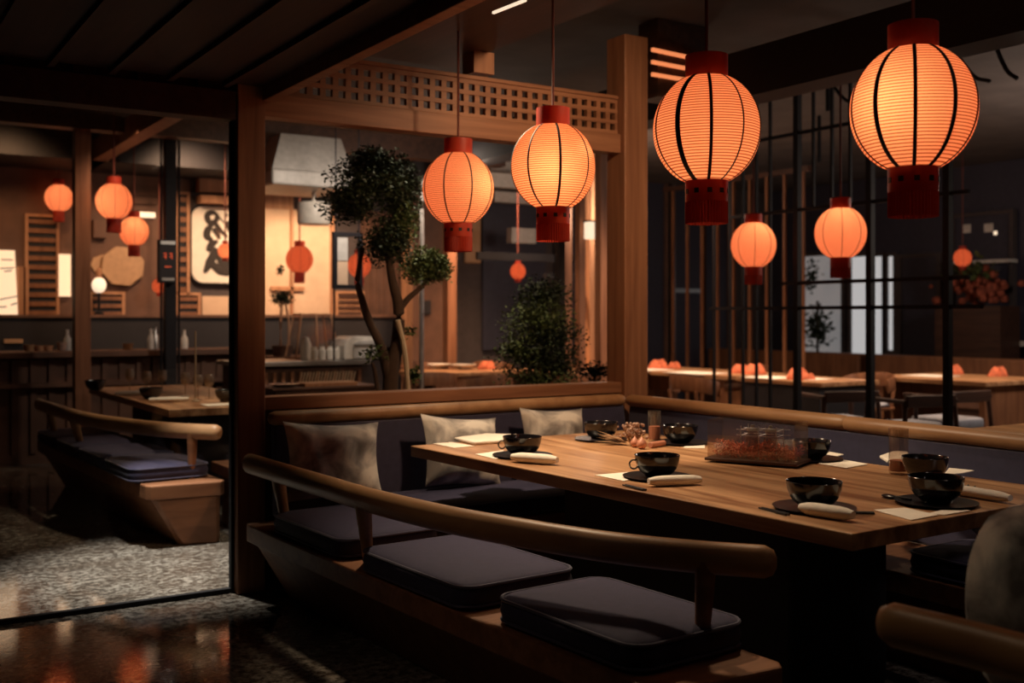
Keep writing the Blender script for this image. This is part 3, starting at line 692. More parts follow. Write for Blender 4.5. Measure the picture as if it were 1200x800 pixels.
for pts, rr in (([(457, 512), (458, 440), (466, 400), (467, 360), (460, 330), (455, 300)], (.052, .048, .042, .034, .03, .02)),
                ([(455, 440), (446, 405), (432, 375), (424, 350), (419, 328), (425, 290)], (.032, .03, .028, .025, .02, .012)),
                ([(466, 365), (478, 350), (492, 338), (505, 325)], (.022, .02, .015, .01)),
                ([(449, 510), (440, 440), (436, 425)], (.016, .014, .01))):
    MB().tube(spline([tl(*p) for p in pts], 5), [rr[0]+(rr[-1]-rr[0])*i/((len(pts)-1)*5) for i in range((len(pts)-1)*5+1)], 10).build('trunk', 'bark', tree, smooth=True)
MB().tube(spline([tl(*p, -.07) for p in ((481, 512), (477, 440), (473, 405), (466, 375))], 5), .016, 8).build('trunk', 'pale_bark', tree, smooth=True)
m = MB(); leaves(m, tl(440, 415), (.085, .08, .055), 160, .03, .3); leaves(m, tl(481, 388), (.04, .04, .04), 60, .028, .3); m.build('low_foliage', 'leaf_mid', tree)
BV = 5.85
bq = on_v(640, 450, BV); bush = thing('clipped_bush', 'dense dark green cone shaped bush behind the sill', 'bush', (bq.x, BV, .62)); bs = (bq-EYE).dot(FW)/F
m = MB(); m2 = MB()
for cx, cy, rx, ry, n in ((636, 347, 38, 24, 620), (630, 372, 45, 26, 800), (643, 395, 50, 28, 900), (632, 420, 58, 26, 1000), (655, 432, 34, 20, 500), (605, 410, 26, 30, 400), (630, 445, 50, 20, 500)):
    q = on_v(cx, cy, BV)-bush.location; leaves(m if n > 450 and cx != 630 else m2, q, (rx*bs, min(rx*bs, .26), ry*bs), int(n*2.6), .023, .15)
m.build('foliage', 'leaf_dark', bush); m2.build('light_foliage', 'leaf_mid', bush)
MB().tube([(0, 0, -.0), (0, 0, .5)], (.03, .015), 8).build('trunk', 'bark', bush)
for lab, px, py, rx, ry in (('small dark shrub behind the sill beside the second post', 697, 436, 24, 13), ('small light green plant between the tree and the bush', 485, 440, 8, 10)):
    q = on_v(px, py, BV); o = thing('low_shrub', lab, 'shrub', (q.x, BV, .62)); m = MB(); leaves(m, (0, 0, q.z-.62), (rx*bs, rx*bs*.6, ry*bs), 360 if rx > 10 else 120, .03, .2); m.build('foliage', 'leaf_dark' if rx > 10 else 'leaf_mid', o)
    MB().tube([(0, 0, 0), (0, 0, q.z-.64)], (.012, .008), 6).build('stem', 'bark', o)
pb = thing('planter_box', 'long dark planter box behind the booth holding the tree and the bush', 'planter', (3.4, 5.8, 0))
m = MB()
m.box(-1.3, 1.3, -.32, -.29, 0, .66).box(-1.3, 1.3, .29, .32, 0, .66).box(-1.3, -1.27, -.29, .29, 0, .66).box(1.27, 1.3, -.29, .29, 0, .66).box(-1.27, 1.27, -.29, .29, 0, .03)
m.build('box', 'black_paint', pb); MB().box(-1.27, 1.27, -.29, .29, .5, .62).build('soil', 'soil', pb)
# ================================================================ LEFT BOOTH BEHIND THE GLASS
t2 = thing('dining_table', 'timber table with glassware behind the glass screen at left', 'table', (2.45, 8.3, 0))
MB().box(-.60, .28, -1.27, 1.27, .69, .74).build('tabletop', 'table_wood', t2, bevel=.004)
MB().box(-.35, .05, -.8, .8, 0, .69).build('pedestal', 'black_paint', t2)
def put(name, lab, cat, mb, mat, loc, group=None, smooth=True, rz=0):
    o = tag(mb.build(name, mat, smooth=smooth), lab, cat, group); o.location = loc; o.rotation_euler = (0, 0, rz); return o
def wineglass(lab, loc, s=1, group='stemmed glasses on the table behind the screen'):
    o = thing('wine_glass', lab, 'glass', loc, 0, group)
    MB().lathe([(0, 0), (.034, .001), (.034, .003), (.004, .008), (.004, .08), (0, .08)], 16, close=False).build('stem', 'amber_glass', o, smooth=True)
    MB().lathe([(.004, .08), (.03, .10), (.038, .135), (.030, .18), (.0285, .18), (.036, .135), (.028, .102), (0, .084)], 18, close=False).build('goblet', 'amber_glass', o, smooth=True)
    return o
T2Z = .741
pos = ['farthest left', 'second from the left', 'third from the left', 'third from the right', 'second from the right', 'rightmost']
for k, (px, py) in enumerate(((152, 458), (172, 462), (190, 460), (217, 464), (232, 468), (245, 467))):
    p = on_h(px, py, T2Z); wineglass('%s of six stemmed glasses on the table behind the glass screen' % pos[k], (p.x, p.y, T2Z))
for k, (px, py, lab) in enumerate(((112, 457, 'black bowl at the far end of the table behind the glass screen'), (177, 467, 'black bowl in the middle of the table behind the glass screen'), (266, 470, 'black bowl at the right end of the table behind the glass screen'))):
    p = on_h(px, py, T2Z); put('bowl', lab, 'bowl', bowl_mesh(), 'bowl_black', (p.x, p.y, T2Z), 'black bowls behind the glass')
for k, (px, py, lab) in enumerate(((156, 463, 'white cloth left on the edge of the table behind the glass screen'), (198, 471, 'white cloth nearest the corner of the table behind the glass screen'))):
    p = on_h(px, py, T2Z); put('rolled_napkin', lab, 'napkin', MB().tube([(-.13, .03, .02), (-.05, .01, .02), (.05, -.01, .02), (.13, -.03, .02)], (.02, .03, .03, .02), 12, ry=(.012, .018, .018, .012)), 'linen', (p.x, p.y, T2Z), 'white cloths behind the glass')
p = on_h(229, 470, T2Z)
put('thin_rod', 'thin pale upright rod on the table behind the glass screen', 'rod', MB().lathe([(.03, 0), (.03, .008), (.006, .012), (.006, .50)], 10), 'pale_bark', (p.x, p.y, T2Z))
p = on_h(258, 474, T2Z); put('napkin', 'white flat card at the right corner of the table behind the glass', 'napkin', MB().box(-.12, .12, -.09, .09, 0, .004), 'card', (p.x, p.y-.02, T2Z), smooth=False)
pillow('pale pillow on the small seat seen between the curved rail and the first post', (2.36, 6.72, .60), (1.3, 0, .1), .36, .36)
b3 = thing('bench', 'small dark end seat between the curved bench and the first post', 'bench', (2.36, 6.70, 0))
MB().box(-.26, .26, -.2, .24, .33, .40).build('seat', 'base_wood', b3, bevel=.006); MB().box(-.2, .2, -.14, .2, 0, .33).build('plinth', 'dark_wood', b3)
b4 = copy_tree(bench); b4.location = (-.75, 8.6, 0); b4['label'] = 'dim bench in the shadows at the far left behind the glass screen'

# ================================================================ FAR WALL BEHIND THE GLASS
WB = 12.19
def panel(m, x0, x1, y0, y1, v, th=.03):      # a slab on the far wall covering these photo pixels
    a = on_v(x0, y1, v); b = on_v(x1, y0, v); return m.box(a.x, b.x, v, v+th, a.z, b.z)
def wallthing(name, lab, cat, x0, x1, y0, y1, v, mat, th=.05, group=None, bevel=0):
    a = on_v(x0, y1, v); b = on_v(x1, y0, v)
    o = tag(MB().box(-(b.x-a.x)/2, (b.x-a.x)/2, 0, th, 0, b.z-a.z).build(name, mat, bevel=bevel), lab, cat, group); o.location = ((a.x+b.x)/2, v, a.z); return o
struct('trim_15', panel(MB(), -60, 480, 372, 415, WB-.35, .33), 'black_paint')                     # dark wainscot
a = on_v(-60, 372, WB-.35); b = on_v(480, 372, WB-.35)
struct('trim_16', MB().box(a.x, b.x, WB-.38, WB-.0, a.z, a.z+.03), 'brown_panel')
struct('wall_panel', panel(MB(), -60, 222, 170, 372, WB-.03, .025), 'brown_panel')
def slats(lab, x0, x1, y0, y1, n, v=WB-.08, mat='chair_wood', fr='black_paint', th=.04):
    a = on_v(x0, y1, v); b = on_v(x1, y0, v); wd = b.x-a.x; hg = b.z-a.z
    o = thing('slatted_screen', lab, 'screen', ((a.x+b.x)/2, v, a.z), 0, 'slatted screens along the far wall')
    MB().box(-wd/2, wd/2, .02, .035, 0, hg).build('backing', fr, o)
    m = MB()
    for k in range(n): z = hg*(k+.5)/n; m.box(-wd/2, wd/2, 0, .02, z-hg/n*.25, z+hg/n*.25)
    m.build('slats', mat, o)
    m = MB().box(-wd/2-.03, -wd/2, -.01, th, 0, hg+.03).box(wd/2, wd/2+.03, -.01, th, 0, hg+.03).box(-wd/2, wd/2, -.01, th, hg, hg+.03)
    m.build('frame', 'lit_wood', o); return o
slats('slatted screen with a pale top frame at the far left, beside the lit sign', 33, 66, 255, 372, 11)
slats('low slatted screen under the octagonal panel', 108, 143, 345, 372, 3)
slats('narrow tall slatted screen left of the calligraphy sign', 208, 219, 228, 345, 10)
slats('low slatted screen below the calligraphy sign', 208, 232, 346, 372, 3)
slats('slatted rack on the wall below the framed board', 396, 424, 344, 370, 4, mat='dark_wood', fr='lit_wood')
wallthing('wall_light_panel', 'narrow lit cream panel just left of the post beyond the glass', 'light panel', 69, 83, 298, 347, WB-.1, 'sign_white', group='lit cream panels')
wallthing('shelf_light', 'short bright strip light above the pale lantern on the far wall', 'light', 160, 182, 249, 254, WB-.1, 'lamp_white')
wallthing('notice', 'pale notice on the wall between the sign and the lattice wall', 'notice', 237, 268, 347, 371, WB-.06, 'plaster', th=.02)
wallthing('wall_cabinet', 'dim grey brown box on the wall above the octagonal panel', 'cabinet', 110, 126, 258, 278, WB-.12, 'brown_panel', th=.1)
m = MB()
for k, (y0, y1) in enumerate(((222, 228), (232, 238), (242, 246))): panel(m, 154, 183, y0, y1, WB-.07, .03)
o = m.build('wall_shelves', 'brown_panel'); tag(o, 'three thin wall boards right of the upper lantern of the pair', 'shelf')
# lit sign at the far left edge
a = on_v(-6, 371, 11.95); b = on_v(21, 296, 11.95); wd = b.x-a.x; hg = b.z-a.z
sg = thing('lit_sign', 'tall lit cream sign with dark marks at the left edge of the photo', 'sign', ((a.x+b.x)/2, 11.95, on_v(0, 372, WB-.35).z+.031))
MB().prism([(-wd/2, 0), (wd/2, 0), (wd/2, .08), (-wd/2, .08)], 0, hg, [(-wd/2, 0), (wd*.36, 0), (wd*.36, .08), (-wd/2, .08)]).build('face', 'sign_white', sg)
m = MB()
for x0, z0, x1, z1, r in ((-.05, .56, .06, .56, .006), (-.06, .47, .07, .48, .012), (-.02, .44, .05, .45, .010), (-.08, .15, .10, .19, .014), (-.08, .08, .0, .08, .018), (.04, .10, .10, .12, .018)):
    m.tube([(x0, -.004, z0), (x1, -.004, z1)], r, 6, ry=.006)
m.build('brush_marks', 'ink', sg)
MB().box(wd/2, wd/2+.05, -.02, .1, 0, hg*.75).box(wd/2+.07, wd/2+.10, -.02, .1, 0, hg*.75).build('side_frame', 'lit_wood', sg)
# octagonal panel
c = on_v(143, 312, WB-.058); s = (c-EYE).dot(FW)/F
oc = tag(MB().prism([(26*s*math.cos(PI*k/4+.3)*.98, 24*s*math.sin(PI*k/4+.3)) for k in range(8)], 0, .05).xf(Matrix.Rotation(PI/2, 4, 'X')).build('octagonal_panel', 'gold_panel', bevel=.01), 'plain tan octagonal panel on the far wall below the lanterns', 'panel'); oc.location = c
oc2 = tag(MB().prism([(16*s*math.cos(PI*k/4+.1), 12*s*math.sin(PI*k/4+.1)) for k in range(8)], 0, .024).xf(Matrix.Rotation(PI/2, 4, 'X')).build('octagonal_panel', 'gold_panel', bevel=.01), 'smaller tan panel overlapped by the large octagonal one', 'panel'); oc2.location = on_v(122, 310, WB-.032)
# glowing bulb lamp beside it
c = on_v(116, 334, 11.98)
gl = thing('globe_lamp', 'small glowing glass globe lamp left of the octagonal panel', 'lamp', (c.x, 11.98, on_v(0, 372, WB-.35).z+.031))
MB().lathe([(.05, 0), (.05, .02), (.015, .04), (.015, c.z-gl.location.z-.06)], 14).build('stand', 'black_metal', gl)
c.z = c.z-gl.location.z+1.35
MB().ball((0, 0, c.z-1.35), .075, .075, .085, 16, 10).build('globe', 'filament', gl, smooth=True).data.materials[0] = MAT['lamp_white']
MB().lathe([(.03, 0), (.035, .05), (.02, .1), (.0, .11)], 12, c=(0, 0, c.z-1.35+.08)).build('cap', 'lit_wood', gl, smooth=True)
# calligraphy sign
a = on_v(223, 331, 12.19); b = on_v(286, 245, 12.19); wd = b.x-a.x; hg = b.z-a.z
cs = thing('calligraphy_sign', 'cream board with dark brush calligraphy on the far wall', 'sign', ((a.x+b.x)/2, 12.19, a.z))
def rr(wd, hg, r, n=8, pinch=.0):
    pts = []
    for q, (sx, sz) in enumerate(((1, 1), (-1, 1), (-1, -1), (1, -1))):
        for k in range(n+1):
            an = PI/2*(q+k/n); pts.append((sx*(wd/2-r)+r*math.cos(an), sz*(hg/2-r)+r*math.sin(an)))
    return pts
RX = Matrix.Translation((0, 0, hg/2)) @ Matrix.Rotation(PI/2, 4, 'X')
MB().prism(rr(wd+.06, hg+.06, .16), 0, .05).xf(RX).build('frame', 'black_paint', cs, bevel=.01)
MB().prism(rr(wd, hg, .13), .05, .07).xf(RX).build('board', 'sign_cream' if 'sign_cream' in MAT else 'linen', cs)
m = MB(); pxs = wd/63
def br(pts, ws):
    P = [((x-254.5)*pxs, -.078, hg-(y-245)*pxs*1.0) for x, y in pts]; n = 5
    q = spline(P, n); W = []
    for i in range(len(q)):
        t = i/(len(q)-1)*(len(ws)-1); j = min(int(t), len(ws)-2); W.append((ws[j]+(ws[j+1]-ws[j])*(t-j))*pxs*1.35)
    m.tube(q, W, 8, ry=.004, up=(0, 1, 0))
br([(250, 252), (243, 252), (240, 257), (243, 263), (249, 262), (252, 256), (249, 252)], (1.6, 2.4, 2.6, 2.2, 2.0, 1.4))
br([(248, 262), (252, 267), (258, 274), (264, 279)], (1.5, 1.8, 1.5, .8))
br([(249, 252), (254, 257), (260, 263)], (1.2, .8, .5))
br([(247, 264), (241, 272), (240, 279), (246, 284)], (1.4, 3.0, 3.2, 1.6))
br([(247, 270), (252, 276), (254, 282)], (2.0, 2.4, 1.0))
br([(252, 284), (245, 289), (241, 296)], (1.4, 3.2, 2.0))
br([(250, 292), (247, 301), (243, 310), (237, 321)], (2.0, 3.4, 4.0, 1.5))
br([(250, 297), (256, 305), (262, 314), (272, 321)], (2.4, 3.8, 4.6, 2.0))
br([(247, 312), (256, 318), (266, 322)], (3.0, 4.2, 2.0))
br([(254, 300), (264, 306), (276, 312)], (2.4, 3.4, 1.6))
br([(262, 262), (267, 268), (272, 276), (270, 286)], (2.2, 3.4, 3.4, 1.2))
br([(262, 253), (263.5, 255)], (1.4, 1.0))
m.build('brush_characters', 'ink', cs, smooth=True)
# ceiling light edge over the sign
m = MB(); panel(m, 234, 300, 212, 224, WB-.2, .15); panel(m, 236, 300, 232, 237, WB-.25, .2)
o = m.build('ceiling_cornice', 'lit_wood'); tag(o, 'pale wooden cornice boards above the calligraphy sign', 'cornice')
# dark post with a screen
a = on_v(190, 420, 10.25); b = on_v(208, 130, 10.25)
dp = thing('dark_column', 'black steel column with cables left of the calligraphy sign', 'column', ((a.x+b.x)/2, 10.25, 0))
MB().box(-.05, .05, -.05, .05, 0, 3.32).build('shaft', 'black_metal', dp); MB().tube([(.085, 0, .02), (.085, 0, 3.32)], .012, 8).tube([(-.08, 0, .02), (-.08, 0, 3.32)], .012, 8).build('cables', 'black_metal', dp)
MB().box(-.12, .12, -.08, .08, 0, .03).build('base_plate', 'black_metal', dp)
a = on_v(187, 331, 10.1); b = on_v(207, 281, 10.1); wd = b.x-a.x; hg = b.z-a.z
ds = thing('display_screen', 'small black screen with dim red digits fixed to the steel column', 'screen', ((a.x+b.x)/2, 10.108, a.z))
hs_ = MB().box(-wd/2, wd/2, 0, .09, 0, hg).build('housing', 'black_paint', ds, bevel=.005)
MB().box(-wd*.42, wd*.42, -.012, 0, hg-.045, hg-.015).box(-wd*.36, wd*.36, -.012, 0, .02, .045).build('light_bars', 'steel', ds)
m = MB()
for x in (-.03, .025):
    m.box(x-.012, x+.012, -.004, 0, hg*.60, hg*.615).box(x-.012, x+.012, -.004, 0, hg*.67, hg*.685).box(x+.008, x+.014, -.004, 0, hg*.55, hg*.68)
m.box(-.03, .03, -.004, 0, hg*.36, hg*.38)
m.build('digits', 'red_glow', hs_)
# bar counter in front of the far wall
ct = thing('bar_counter', 'long brown bar counter in front of the dark wainscot', 'counter', (2.6, 10.7, 0))
MB().box(-3.6, 1.05, -.30, .35, .97, 1.02).build('worktop', 'brown_panel', ct, bevel=.004)
m = MB().box(-3.6, 1.05, -.18, -.12, 0, .97)
for k in range(30): m.box(-3.55+k*.155, -3.50+k*.155, -.20, -.18, .1, .95)
m.build('front', 'brown_panel', ct); MB().box(-3.6, 1.05, -.27, -.18, .70, .74).build('ledge', 'brown_panel', ct)
def bottle(lab, px, mat, h=.26, v=10.75, r=.035, group='bottles and cups on the bar counter', base=1.021, name='bottle'):
    x = on_v(px, 400, v).x; return put(name, lab, 'bottle' if name == 'bottle' else 'cup', MB().lathe([(0, 0), (r, .002), (r, h*.55), (r*.4, h*.75), (r*.38, h), (0, h)] if name == 'bottle' else [(0, 0), (r*.8, .002), (r, h), (r*.9, h), (r*.75, .01), (0, .01)], 14, close=False), mat, (x, v, base), group)
bottle('pale bottle at the left of the dark column on the bar counter', 177, 'grey_enamel', .2)
bottle('grey bottle just left of the black steel column on the bar', 182, 'steel', .22)
bottle('white bottle right of the black steel column on the bar', 216, 'linen', .19)
bottle('dull bottle on the bar right beside the post beyond the glass', 79, 'grey_enamel', .2)
for k, (px, mat, h, lab) in enumerate(((34, 'husk', .06, 'leftmost small cup'), (46, 'lit_wood', .05, 'second small cup from the left'), (56, 'lit_wood', .05, 'third small cup from the left'), (73, 'blossom', .08, 'fourth small cup from the left'), (150, 'husk', .06, 'small cup right of the post'))):
    bottle(lab+' on the bar counter beyond the glass', px, mat, h, r=.05, name='cup')
wallthing('menu_card', 'small orange card on the dark wainscot at the far left', 'card', 5, 27, 397, 402, 11.80, 'gold_panel', th=.02)

# ================================================================ KITCHEN SEEN THROUGH THE OPENING
a = on_v(318, 372, WB-.02)
struct('wall_plaster', panel(MB(), 300, 390, 248, 372, WB-.06, .05), 'plaster')
m = MB(); panel(m, 300, 342, 226, 243, WB-.08, .05); panel(m, 341, 344, 226, 372, WB-.10, .05); panel(m, 388, 392, 240, 372, WB-.10, .05); panel(m, 318, 357, 336, 340, WB-.1, .05)
o = m.build('wall_battens', 'lit_wood'); tag(o, 'brown wooden battens framing the pale plaster wall left of the tree', 'battens')
m = MB(); panel(m, 424, 480, 250, 372, WB-.05, .04)
for k in range(7): panel(m, 426+k*8, 428+k*8, 250, 372, WB-.07, .02)
struct('wall_boards', m, 'brown_panel')
# extractor hood
a = on_v(319, 215, 9.3); b = on_v(414, 150, 9.3); cx_ = (a.x+b.x)/2; wd = b.x-a.x
hd = thing('extractor_hood', 'grey metal extractor hood under the kitchen ceiling left of the tree', 'hood', (cx_, 9.3, a.z))
MB().box(-wd/2, wd/2, 0, .9, 0, .14).build('canopy', 'grey_enamel', hd, bevel=.02)
MB().hexa([(-wd/2, .0, .14), (wd/2, .0, .14), (wd/2, .9, .14), (-wd/2, .9, .14)], [(-wd*.3, .2, .5), (wd*.45, .2, .5), (wd*.45, .7, .5), (-wd*.3, .7, .5)]).build('chimney', 'grey_enamel', hd)
c = on_v(368, 263, 9.75); d_ = hd.location-Vector((0, 0, .1))
put('hanging_drum', 'pale blue grey hanging drum under the extractor hood', 'drum', MB().lathe([(0, 0), (.15, .0), (.16, .02), (.16, d_.z-c.z-.02), (.15, d_.z-c.z), (.02, d_.z-c.z), (.02, d_.z-c.z+.1), (0, d_.z-c.z+.1)], 24, close=False), 'white_enamel', (c.x, 9.75, c.z))
# framed board hanging
a = on_v(390, 338, 8.6); b = on_v(424, 273, 8.6); wd = b.x-a.x; hg = b.z-a.z
fb = thing('framed_board', 'black framed picture board hanging left of the tree trunk', 'board', ((a.x+b.x)/2, 8.6, a.z))
m = MB(); q = .035
m.box(-wd/2, -wd/2+q, -.02, .02, 0, hg).box(wd/2-q, wd/2, -.02, .02, 0, hg).box(-wd/2+q, wd/2-q, -.02, .02, 0, q).box(-wd/2+q, wd/2-q, -.02, .02, hg-q, hg)
m.build('frame', 'black_metal', fb)
MB().box(-wd/2+q, 0, -.008, .008, hg*.5, hg-q).build('upper_picture', 'grey_enamel', fb); MB().box(-wd/2+q, 0, -.008, .008, q, hg*.48).build('lower_picture', 'plaster', fb)
MB().tube([(-wd*.4, 0, hg), (-wd*.4, 0, 3.32-a.z)], .006, 6).tube([(wd*.4, 0, hg), (wd*.4, 0, 3.32-a.z)], .006, 6).tube([(-wd/2+.01, 0, 0), (-wd/2+.01, 0, -.62)], .008, 6).build('hanging_rods', 'black_metal', fb)
# kitchen counter and things on it
KC = on_v(370, 422, 9.3)
kc = thing('kitchen_counter', 'steel topped kitchen counter with a slatted front left of the tree', 'counter', (KC.x, 9.5, 0)); kz = KC.z
MB().box(-.75, .50, -.35, .4, kz-.04, kz).build('worktop', 'steel', kc, bevel=.004)
MB().box(-.70, .45, -.24, .35, 0, kz-.04).build('body', 'dark_wood', kc)
m = MB()
for k in range(14): m.box(-.68+k*.083, -.65+k*.083, -.262, -.24, .05, kz-.1)
m.build('front_slats', 'chair_wood', kc)
def on_k(px): return on_v(px, 400, 9.35).x
ov = thing('toaster_oven', 'white rounded countertop oven on the steel counter beside the tree', 'oven', (on_k(418), 9.42, kz+.001))
o1 = [(-.17, 0), (-.17, .13), (-.14, .19), (-.08, .215), (.10, .215), (.15, .19), (.17, .13), (.17, 0)]
MB().prism(o1, -.17, .17).xf(Matrix.Rotation(PI/2, 4, 'X')).build('body', 'white_enamel', ov, bevel=.01)
dr_ = MB().prism([(x*.72+.035, y*.78+.01) for x, y in o1], .17, .185).xf(Matrix.Rotation(PI/2, 4, 'X')).build('door', 'grey_enamel', ov, bevel=.006)
MB().tube([(-.09, -.2, .14), (.13, -.2, .14)], .008, 8).build('handle', 'steel', dr_, smooth=True)
dc = thing('glass_display_case', 'tapered glass display case with a thin frame on the steel counter', 'display case', (on_k(384), 9.73, kz+.008))
wb, wt, hh = .22, .15, .42; m = MB(); Bq = [(-wb, -.14, 0), (wb, -.14, 0), (wb, .14, 0), (-wb, .14, 0)]; Tq = [(-wt, -.1, hh), (wt, -.1, hh), (wt, .1, hh), (-wt, .1, hh)]
for i in range(4):
    m.bar(Bq[i], Tq[i], .014, .014); m.bar(Bq[i], Bq[(i+1) % 4], .014, .014); m.bar(Tq[i], Tq[(i+1) % 4], .014, .014)
m.bar((0, -.14, 0), (0, -.1, hh), .012, .012); m.build('frame', 'lit_wood', dc)
MB().hexa(Bq, Tq).build('glass', 'table_glass', dc)
for k, (px, dv) in enumerate(((371, 0), (380, .0), (389, .0), (398, 0))):
    put('jar', '%s white jar in the row before the glass display case' % ['leftmost', 'second', 'third', 'rightmost'][k], 'jar', MB().lathe([(0, 0), (.03, .002), (.034, .05), (.034, .09), (.024, .10), (.024, .12), (0, .122)], 14, close=False), 'white_enamel', (on_k(px), 9.40, kz+.001), 'white jars on the steel counter')
put('canister', 'tall pale canister at the left end of the steel counter', 'canister', MB().lathe([(0, 0), (.05, .002), (.05, .15), (.035, .19), (.03, .21), (0, .215)], 16, close=False), 'linen', (on_k(364)-.02, 9.42, kz+.001))
# tray with upright skewers
kk = on_v(375, 452, 8.2)
kt = thing('serving_station', 'low dark serving stand holding the tray of skewers', 'stand', (kk.x, 8.3, 0)); MB().box(-.42, .45, -.2, .25, 0, kk.z-.02).build('body', 'dark_wood', kt, bevel=.01); MB().box(-.45, .48, -.23, .28, kk.z-.02, kk.z).build('top', 'brown_panel', kt, bevel=.004)
sk = thing('skewer_tray', 'tray of close set upright wooden skewers below the steel counter', 'tray', (kk.x+.05, 8.20, kk.z+.001)); MB().box(-.22, .24, -.10, .10, 0, .03).build('tray', 'lit_wood', sk, bevel=.004)
for i in range(17):
    for j in range(3): x = -.2+i*.026; y = -.06+j*.06; MB().bar((x, y, .03), (x+.02, y, .11), .007, .007).build('skewer', 'pale_bark', sk)
put('grey_dish', 'flat grey dish left of the tray of skewers', 'dish', MB().lathe([(0, 0), (.06, .0), (.12, .02), (.125, .026), (.06, .01), (0, .01)], 20, close=False), 'steel', (kk.x-.30, 8.22, kk.z+.001))
# small bonsai in the kitchen
c = on_v(331, 408, 10.4)
sb = thing('bonsai_tree', 'small pot plant with a flat crown before the plaster wall', 'plant', (c.x, 10.4, kz+.001)); s = (Vector((c.x, 10.4, 1.35))-EYE).dot(FW)/F
m = MB(); leaves(m, (0, 0, on_v(331, 350, 10.4).z-kz), (15*s, .12, 9*s), 420, .035, .2); leaves(m, (-3*s, 0, on_v(331, 318, 10.4).z-kz), (4*s, .04, 8*s), 90, .03, .2); m.build('foliage', 'leaf_dark', sb)
MB().tube([(-.02, 0, .1), (-.02, 0, .35), (0, 0, .62)], .014, 8).tube([(.07, 0, .1), (.07, 0, .35), (.02, 0, .6)], .012, 8).build('trunk', 'lit_wood', sb, smooth=True)
MB().lathe([(0, 0), (.09, 0), (.11, .11), (.1, .11), (.09, .1), (0, .1)], 16, close=False).build('pot', 'dark_wood', sb, smooth=True)
s2 = thing('side_counter', 'dark counter under the small pot plant left of the steel counter', 'counter', (c.x+.25, 10.4, 0)); MB().box(-.35, .45, -.25, .3, 0, kz-.04).build('body', 'dark_wood', s2); MB().box(-.38, .47, -.3, .33, kz-.04, kz).build('worktop', 'brown_panel', s2)

# ================================================================ MIDDLE BACKGROUND
def post(n, x, v, z1=3.32, mat='post_wood', r=.06): struct('trim_%d' % n, MB().box(x-r, x+r, v-r, v+r, 0, z1), mat)
post(21, on_v(527, 300, 11.0).x, 11.0); post(22, on_v(477, 300, 11.6).x, 11.6, mat='lit_wood', r=.05); post(23, on_v(663, 300, 9.6).x, 9.6, mat='post_wood', r=.05)
post(24, on_v(680, 300, 9.2).x, 9.2, mat='post_wood', r=.04); post(25, on_v(656, 300, 9.0).x, 9.0, mat='black_metal', r=.04); post(26, on_v(705, 300, 8.6).x, 8.6, mat='post_wood', r=.05); post(27, on_v(692, 300, 9.8).x, 9.8, mat='lit_wood', r=.04)
m = MB(); a = on_v(478, 372, WB-.3); b = on_v(522, 240, WB-.3); m.box(a.x, b.x, WB-.3, WB-.2, 0, 3.2); struct('wall_column', m, 'brown_panel')
wallthing('switch_plate', 'small dark square plate on the wooden column behind the tree', 'plate', 494, 505, 352, 368, WB-.33, 'black_paint', th=.03)
wallthing('arched_panel', 'tan rounded board behind the leftmost big lantern', 'board', 545, 564, 232, 308, WB-.04, 'gold_panel', th=.04, bevel=.02)
m = MB()
for x0, x1, y0, y1, v in ((575, 705, 190, 200, 11.5), (580, 640, 228, 236, 11.6), (600, 628, 268, 284, 11.4), (575, 720, 214, 218, 11.2)): panel(m, x0, x1, y0, y1, v, .12)
o = m.build('ceiling_ducts', 'grey_enamel'); tag(o, 'grey metal ducts hanging behind the second big lantern', 'duct')
for k, (x0, x1, y0, y1, v) in enumerate(((560, 700, 300, 304, 10.4), (640, 715, 322, 326, 9.9))):
    a = on_v(x0, y1, v); b = on_v(x1, y0, v); struct('trim_%d' % (31+k), MB().box(a.x, b.x, v, v+.05, a.z, b.z), 'black_metal')
struct('window_2', panel(panel(MB(), 566, 640, 240, 410, WB-.05, .03), 650, 705, 240, 410, WB-.05, .03), 'navy_wall')
a = on_v(692, 270, 9.0)
wl = thing('wall_lamp', 'small white box lamp beside the second timber post', 'lamp', (a.x, 9.0, a.z)); MB().box(-.05, .05, -.05, .05, -.09, .09).build('diffuser', 'lamp_white', wl, bevel=.01); MB().box(-.055, .055, -.055, .055, .09, .105).build('cap', 'black_metal', wl); MB().tube([(0, 0, .1), (0, 0, 3.32-a.z)], .006, 6).build('rod', 'black_metal', wl)
# vertical pipe behind first lantern
c = on_v(494, 200, 9.5); put('steel_pipe', 'thin bent grey pipe rising behind the leftmost big lantern', 'pipe', MB().tube(spline([(.25, 0, 2.75-1.0), (.06, 0, 2.75-1.0), (0, 0, 2.62-1.0), (0, 0, 1.0), (0, 0, -.98)], 6), .025, 10), 'steel', (c.x, 9.5, 1.0))
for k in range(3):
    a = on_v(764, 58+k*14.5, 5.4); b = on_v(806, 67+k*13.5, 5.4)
    put('glowing_slat', '%s of three thin slats made to glow amber, right of the second post top' % ['topmost', 'middle', 'lowest'][k], 'light strip', MB().bar((0, 0, 0), (b.x-a.x, 0, b.z-a.z), .02, .022), 'slat_glow', a, 'glowing amber slats', smooth=False)  # emission stands in for amber light falling on wooden slats
hb = thing('louvre_box', 'dark ceiling box carrying the three glowing amber slats', 'louvre', (on_v(790, 70, 5.5).x, 5.51, 2.80)); MB().box(-.22, .22, -.1, .1, 0, .515).build('box', 'dark_wood', hb)
a = on_u(578, 15, 1.852); b = on_u(616, 0, 1.852)
put('light_slot', 'thin bright light slot on the soffit edge above the lattice', 'light', MB().bar((0, 0, 0), b-a, .009, .008), 'lamp_white', a, smooth=False)

